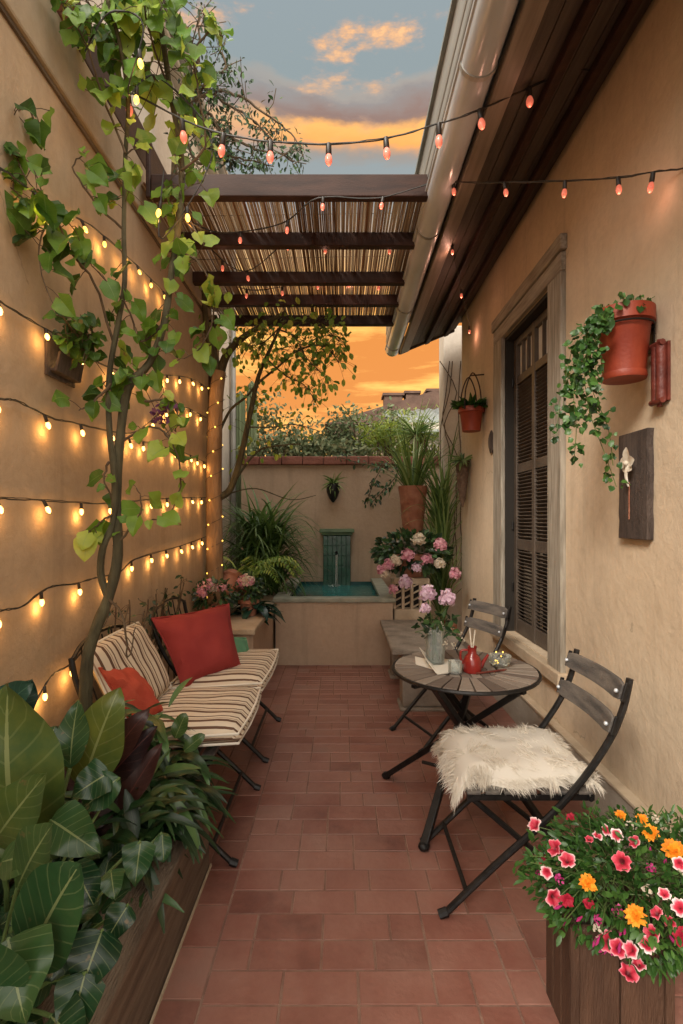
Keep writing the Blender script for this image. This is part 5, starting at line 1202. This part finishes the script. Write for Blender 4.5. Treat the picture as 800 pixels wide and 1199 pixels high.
for px,py,s in ((625,965,.030),(648,992,.029),(634,1005,.024),(664,1006,.030),(728,1009,.028),(650,1052,.027),(665,1055,.024),(712,1103,.032),(738,1112,.025),(737,1138,.030),(758,1105,.024),(763,1093,.026),(768,1068,.020),(784,1080,.020),(796,1062,.026),(700,978,.022),(722,978,.026),(796,1012,.02),(800,1098,.03),(668,957,.020),(690,982,.018),(710,972,.02),(655,1000,.024),(640,1022,.02),(748,1128,.026),(724,1110,.026),(690,1058,.018),(778,1046,.02),(742,985,.022)):
    c=on_bush(px,py,rnd(.0,.03)); nr=(cam-c).normalized()+rv(.75)+V(0,0,.3); stalk(c); petunia(c,nr,s*rnd(.66,.94)).build('petunia',M['p_red'] if random.random()<.22 else M['petunia'],t)
for px,py,s in ((688,1034,.024),(744,1072,.026),(762,975,.024),(789,995,.030),(727,955,.018),(752,960,.018)):
    c=on_bush(px,py,.02); stalk(c); m=MB(); nr=(cam-c).normalized()+V(rnd(-.3,.3),0,.5); nr.normalize(); a=nr.orthogonal().normalized(); b=nr.cross(a)
    for ring,(q,tilt) in enumerate(((1,-.1),(.92,.2),(.8,.5),(.66,.9),(.5,1.4))):
        for k in range(12-2*ring): th=k*2*math.pi/(12-2*ring)+ring*.3; dd=a*math.cos(th)+b*math.sin(th)+nr*tilt; m.blade(c,dd,nr,s*q*rnd(.85,1.1),s*.5,'oval',rnd(-.3,.3),3,.3)
    o=m.build('marigold',M['p_orange'],t); o['label']='orange marigold bloom'
for px,py,s in ((763,1018,.014),(655,1030,.014),(725,1068,.016),(632,1022,.014),(700,1078,.014),(704,1112,.013)):
    c=on_bush(px,py,.01); stalk(c); m=MB(); petal_ball(m,c,s,16); o=m.build('magenta_flower',M['p_mag'],t)
for px,py in ((700,1090),(738,968),(768,960),(718,965),(758,1043),(800,1020)):
    c=on_bush(px,py,.01); stalk(c); m=MB(); petal_ball(m,c,.016,9); o=m.build('white_flower',M['p_white'],t)
# ================================================================== STRING LIGHTS
def lamp(p,parent,e,col,r=.012):
    l=bpy.data.lights.new('bulb_glow','POINT'); l.energy=e; l.color=col; l.shadow_soft_size=r
    o=bpy.data.objects.new('bulb_glow',l); C.objects.link(o); o.parent=parent; o.location=wm(parent).inverted()@Vector(p)
def bulb_mesh(size):
    sk=MB().lathe([(.004,.004),(.0105,.001),(.0115,-.040),(.0090,-.043)],(0,0,0),10); bl=MB(); bl.lathe([(.008,-.041),(.0115,-.049),(.0145,-.060),(.0140,-.070),(.0095,-.080),(.004,-.086),(.0005,-.087)],(0,0,0),12)
    fil=MB(); fil.ball((0,0,-.060),.006,.006,.012,8,6)
    for q in (sk,bl,fil): q.v=[(x*size,y*size,z*size) for x,y,z in q.v]
    return sk,bl,fil
protos={}
def string(label,path,ts,kind,size,group,wall=None,e=.2,tiltx=0):
    """wire along path; bulbs hang at the listed fractions"""
    path=[Vector(p) for p in path]; t=thing('string_lights',label,'string lights',path[0],0,group)
    m=MB(); sm=smooth_path(path,6); m.tube(wob(sm,.0018),.0030 if kind!='y' else .0026,5)
    q2=[p+V(0,0,.004)+rv(.002) for p in sm]; m.tube(q2,.0020,4); m.build('wire',M['wire'],t)
    cum=[0]
    for a,b in zip(sm,sm[1:]): cum.append(cum[-1]+(b-a).length)
    for f in ts:
        s=f*cum[-1]; i=max(k for k in range(len(sm)-1) if cum[k]<=s+1e-9); p=sm[i].lerp(sm[i+1],(s-cum[i])/max(1e-6,cum[i+1]-cum[i]))
        key=(kind,size)
        if key not in protos:
            sk,bl,fil=bulb_mesh(size); a=sk.build('socket',M['socket'],None); b=bl.build('bulb',{'p':M['bulb_p'],'y':M['bulb'],'s':M['bulb_y']}[kind],None)
            protos[key]=(a,b); first=True
        else:
            a0,b0=protos[key]; a=a0.copy(); b=b0.copy(); C.objects.link(a); C.objects.link(b)
        b.parent=t; loc=wm(t).inverted()@p; b.location=loc; rx=rnd(-.16,.16)+tiltx; ry=rnd(-.16,.16)
        if wall: ry=rnd(-.45,.0); rx=rnd(-.35,.35)
        b.rotation_euler=(rx,ry,rnd(0,6) if not wall else 0); a.parent=b; a.location=(0,0,0); a.rotation_euler=(0,0,0)
        mt=Matrix.Translation(p)@b.rotation_euler.to_matrix().to_4x4(); tip=mt@V(0,0,-.105*size)
        if e: lamp(tip,t,e,(1,.50,.15) if kind!='p' else (1,.45,.3))
def WL(px,py,off=.022):                      # on the left wall
    d=-(XL+off)*600/(400-px); return P(px,py,d)
def fr(n,a=.02,b=.98): return [lerp(a,b,(i+.5)/n)+rnd(-.004,.004) for i in range(n)]
G='warm strings of bulbs along the left wall'
string('topmost warm light string on the left wall, sloping down past the wall pocket',[WL(-60,300),WL(0,353),WL(35,375),WL(75,398),WL(115,425),WL(160,438),WL(205,440),WL(228,445),WL(243,455)],fr(10),'y',.62,G,True,.15)
string('second warm light string from the top on the left wall, crossing the vine',[WL(-60,455),WL(0,467),WL(22,471),WL(60,490),WL(85,495),WL(125,504),WL(160,505),WL(205,475),WL(243,490)],fr(10),'y',.62,G,True,.15)
string('warm light string on the far part of the left wall just above the level one',[WL(140,512),WL(170,518),WL(205,527),WL(225,534),WL(243,543)],fr(9),'y',.62,G,True,.13)
string('nearly level warm light string at eye height on the left wall',[WL(-60,582),WL(0,584),WL(30,585),WL(80,588),WL(125,590),WL(180,585),WL(215,583),WL(243,583)],fr(10),'y',.62,G,True,.15)
string('lowest warm light string on the left wall, rising towards the tree',[WL(-60,735),WL(0,716),WL(25,711),WL(45,696),WL(62,687),WL(88,684),WL(112,677),WL(140,670),WL(155,657),WL(180,648),WL(210,640),WL(243,628)],fr(10),'y',.62,G,True,.15)
string('short warm light string drooping behind the big canna leaves',[WL(95,765),WL(80,780),WL(62,790),WL(50,808),WL(38,830)],[.25,.75],'y',.62,G,True,.17)
string('small yellow lights threaded among the upper left trailing leaves',[WL(-40,180,.05),WL(5,200,.06),WL(25,215,.06),WL(60,240,.05),WL(90,255,.03),WL(120,275,.03),WL(170,320,.03),WL(200,350,.03)],fr(9),'s',.62,G,True,.16)
# over the courtyard
G2='strings of pink tinted bulbs overhead'
pa=[V(-1.19,2.34,H+1.98),P(150,108,2.32),P(213,140,2.30),P(262,157,2.26),P(317,166,2.22),P(385,169,2.20),P(452,162,2.20),P(514,145,2.22),P(562,129,2.25),P(620,103,2.30),P(670,82,2.33),V(1.17,2.36,H+2.06)]
cum=[0]
for a,b in zip(pa,pa[1:]): cum.append(cum[-1]+(b-a).length)
string('nearest overhead string of pinkish bulbs sagging from vine to eave',pa,[cum[i]/cum[-1] for i in (1,2,3,4,5,6,7,8,9)],'p',1.12,G2,None,.05)
pb=[P(516,207,2.93),P(531,213,2.80),P(591,214,2.55),P(662,212,2.3),P(724,208,2.1),P(765,202,2.0),V(1.275,1.90,H+1.30)]
cum=[0]
for a,b in zip(pb,pb[1:]): cum.append(cum[-1]+(b-a).length)
string('overhead string of pinkish bulbs from pergola beam to the right wall',pb,[cum[i]/cum[-1] for i in (1,2,3,4,5)],'p',.85,G2,None,.07)
string('string of pinkish bulbs under the front bay of the pergola',[P(228,262,3.1),P(262,273,3.15),P(330,262,3.1),P(373,232,2.92),P(444,232,2.92),P(517,210,2.9)],[.18,.38,.56,.78],'p',.85,G2,None,.06)
string('string of pinkish bulbs under the second bay of the pergola',[P(240,285,3.7),P(287,318,3.7),P(347,276,3.6),P(388,287,3.6),P(464,283,3.6),P(490,262,3.5)],[.10,.22,.44,.6,.86],'p',.85,G2,None,.06)
string('string of pinkish bulbs under the far bays of the pergola',[P(262,330,4.35),P(300,340,4.3),P(360,330,4.3),P(405,326,4.3),P(441,330,4.3),P(462,318,4.3)],[.15,.35,.55,.72,.9],'p',.85,G2,None,.06)
string('string of pinkish bulbs receding along the eave towards the far corner',[P(520,214,2.9),P(527,268,3.4),P(535,314,3.9),P(548,372,4.7),P(551,392,5.0)],[.33,.62,.93],'p',.8,G2,None,.25)
string('string of yellow bulbs threaded through the top of the vine',[P(100,60,2.1),P(128,15,2.05),P(168,30,2.05),P(150,110,2.15),P(185,90,2.3),P(250,172,2.4),P(190,280,2.3),P(192,200,2.3)],[.2,.33,.5,.75,.93],'s',.8,G2,None,.12)

# ================================================================== SKY, SUN, CAMERA
w=bpy.data.worlds.new('World'); bpy.context.scene.world=w; w.use_nodes=True; n,l=w.node_tree.nodes,w.node_tree.links
bg=n['Background']; tc=n.new('ShaderNodeTexCoord'); sp=n.new('ShaderNodeSeparateXYZ'); l.new(tc.outputs['Generated'],sp.inputs[0])
def mth(op,a,b=None,c=None,cl=False):
    x=n.new('ShaderNodeMath'); x.operation=op; x.use_clamp=cl
    for i,q in enumerate((a,b,c)):
        if q is None: continue
        if isinstance(q,(int,float)): x.inputs[i].default_value=q
        else: l.new(q,x.inputs[i])
    return x.outputs[0]
def ns(scale,st,det=7,ro=.6,loc=(0,0,0)):
    mp=n.new('ShaderNodeMapping'); mp.inputs['Scale'].default_value=st; mp.inputs['Location'].default_value=loc; t=n.new('ShaderNodeTexNoise'); t.inputs['Scale'].default_value=scale; t.inputs['Detail'].default_value=det; t.inputs['Roughness'].default_value=ro
    l.new(tc.outputs['Generated'],mp.inputs[0]); l.new(mp.outputs[0],t.inputs[0]); return t.outputs[0]
def ramp(f,st):
    r=n.new('ShaderNodeValToRGB'); e=r.color_ramp.elements
    while len(e)<len(st): e.new(.99)
    for i,(p,c) in enumerate(st): e[i].position=p; e[i].color=(*c,1)
    l.new(f,r.inputs[0]); return r.outputs[0]
def mix(f,a,b,mode='MIX'):
    x=n.new('ShaderNodeMix'); x.data_type='RGBA'; x.blend_type=mode
    if isinstance(f,(int,float)): x.inputs[0].default_value=f
    else: l.new(f,x.inputs[0])
    for i,q in ((6,a),(7,b)):
        if isinstance(q,tuple): x.inputs[i].default_value=(*q,1)
        else: l.new(q,x.inputs[i])
    return x.outputs[2]
z=sp.outputs[2]
clear=ramp(z,[(0,(.42,.14,.02)),(.2,(.55,.21,.022)),(.33,(.50,.18,.025)),(.45,(.28,.21,.15)),(.54,(.18,.20,.20)),(.66,(.16,.19,.195)),(.78,(.17,.20,.215)),(1,(.8,.76,.72))])
streak=ns(2.4,(1,1,6.5),9,.62)
low=mix(ramp(streak,[(.42,(0,0,0)),(.62,(1,1,1))]),(.46,.16,.022),(.95,.54,.12))
lowf=mth('SUBTRACT',1,mth('MULTIPLY_ADD',z,7,-2.6,True),None,True)
c1=mix(mth('MULTIPLY',lowf,.95),clear,low)
nz=ns(3.1,(1,1,3.0),9,.60,(.3,.1,.2)); zb=mth('ADD',z,mth('MULTIPLY',mth('SUBTRACT',nz,.5),.12))
band=mth('MULTIPLY_ADD',mth('ABSOLUTE',mth('SUBTRACT',zb,.612)),-30,1.5,True)
xs=mth('MULTIPLY_ADD',sp.outputs[0],3.2,1.15,True)
band=mth('MULTIPLY',band,xs)
bandc=ramp(zb,[(.575,(.24,.15,.09)),(.592,(.60,.25,.06)),(.610,(.62,.30,.08)),(.622,(.17,.11,.09)),(.645,(.20,.14,.115)),(.655,(.40,.24,.13))])
c2=mix(band,c1,bandc)
wisp=ns(6.5,(1,1,3.2),10,.62,(1.7,.4,.9)); wf=mth('MULTIPLY',ramp(wisp,[(.53,(0,0,0)),(.64,(1,1,1))]),mth('MULTIPLY_ADD',z,8,-4.5,True))
wc=ramp(wisp,[(.55,(.27,.21,.18)),(.62,(.50,.27,.13)),(.70,(.62,.38,.18))])
c3=mix(mth('MULTIPLY',wf,mth('SUBTRACT',1,mth('MULTIPLY_ADD',z,8,-5.9,True))),c2,wc)
SD=V(-.45,-.70,.62)                          # towards the sun: behind the camera, to the left
sky=n.new('ShaderNodeTexSky'); sky.sky_type='NISHITA'; sky.sun_disc=False; sky.sun_elevation=SD.normalized().z and math.asin(SD.normalized().z); sky.sun_rotation=math.atan2(SD.x,SD.y)
back=mth('MULTIPLY_ADD',sp.outputs[1],-2.2,.35,True)      # unseen sky behind the camera, brightened as added fill for the courtyard
c4=mix(mth('MULTIPLY',mth('MAXIMUM',back,mth('MULTIPLY_ADD',z,6,-4.7,True)),1.0),c3,(1.35,1.24,1.10))  # the zenith above the frame gets the same added brightness
c5=mix(.004,c4,sky.outputs[0],'ADD')
l.new(c5,bg.inputs[0]); bg.inputs[1].default_value=1.0
sun=bpy.data.lights.new('sun','SUN'); sun.energy=2.0; sun.angle=R(17); sun.color=(1,.9,.78)
so=bpy.data.objects.new('sun',sun); C.objects.link(so); so.rotation_euler=(-SD).to_track_quat('-Z','Y').to_euler()
cam_=bpy.data.cameras.new('camera'); co=bpy.data.objects.new('camera',cam_); C.objects.link(co); co.location=(0,0,H); co.rotation_euler=(R(90),0,0)
cam_.sensor_fit='HORIZONTAL'; cam_.sensor_width=36; cam_.lens=27; cam_.shift_y=8.5/800; cam_.clip_start=.02; cam_.clip_end=400
s=bpy.context.scene; s.camera=co
s.view_settings.view_transform='Standard'; s.view_settings.look='None'; s.view_settings.exposure=0.95; s.view_settings.gamma=1
s.render.engine='CYCLES'; s.cycles.use_denoising=True; s.cycles.max_bounces=8; s.cycles.diffuse_bounces=4; s.cycles.transparent_max_bounces=12; s.cycles.sample_clamp_indirect=4; s.cycles.caustics_reflective=False; s.cycles.caustics_refractive=False
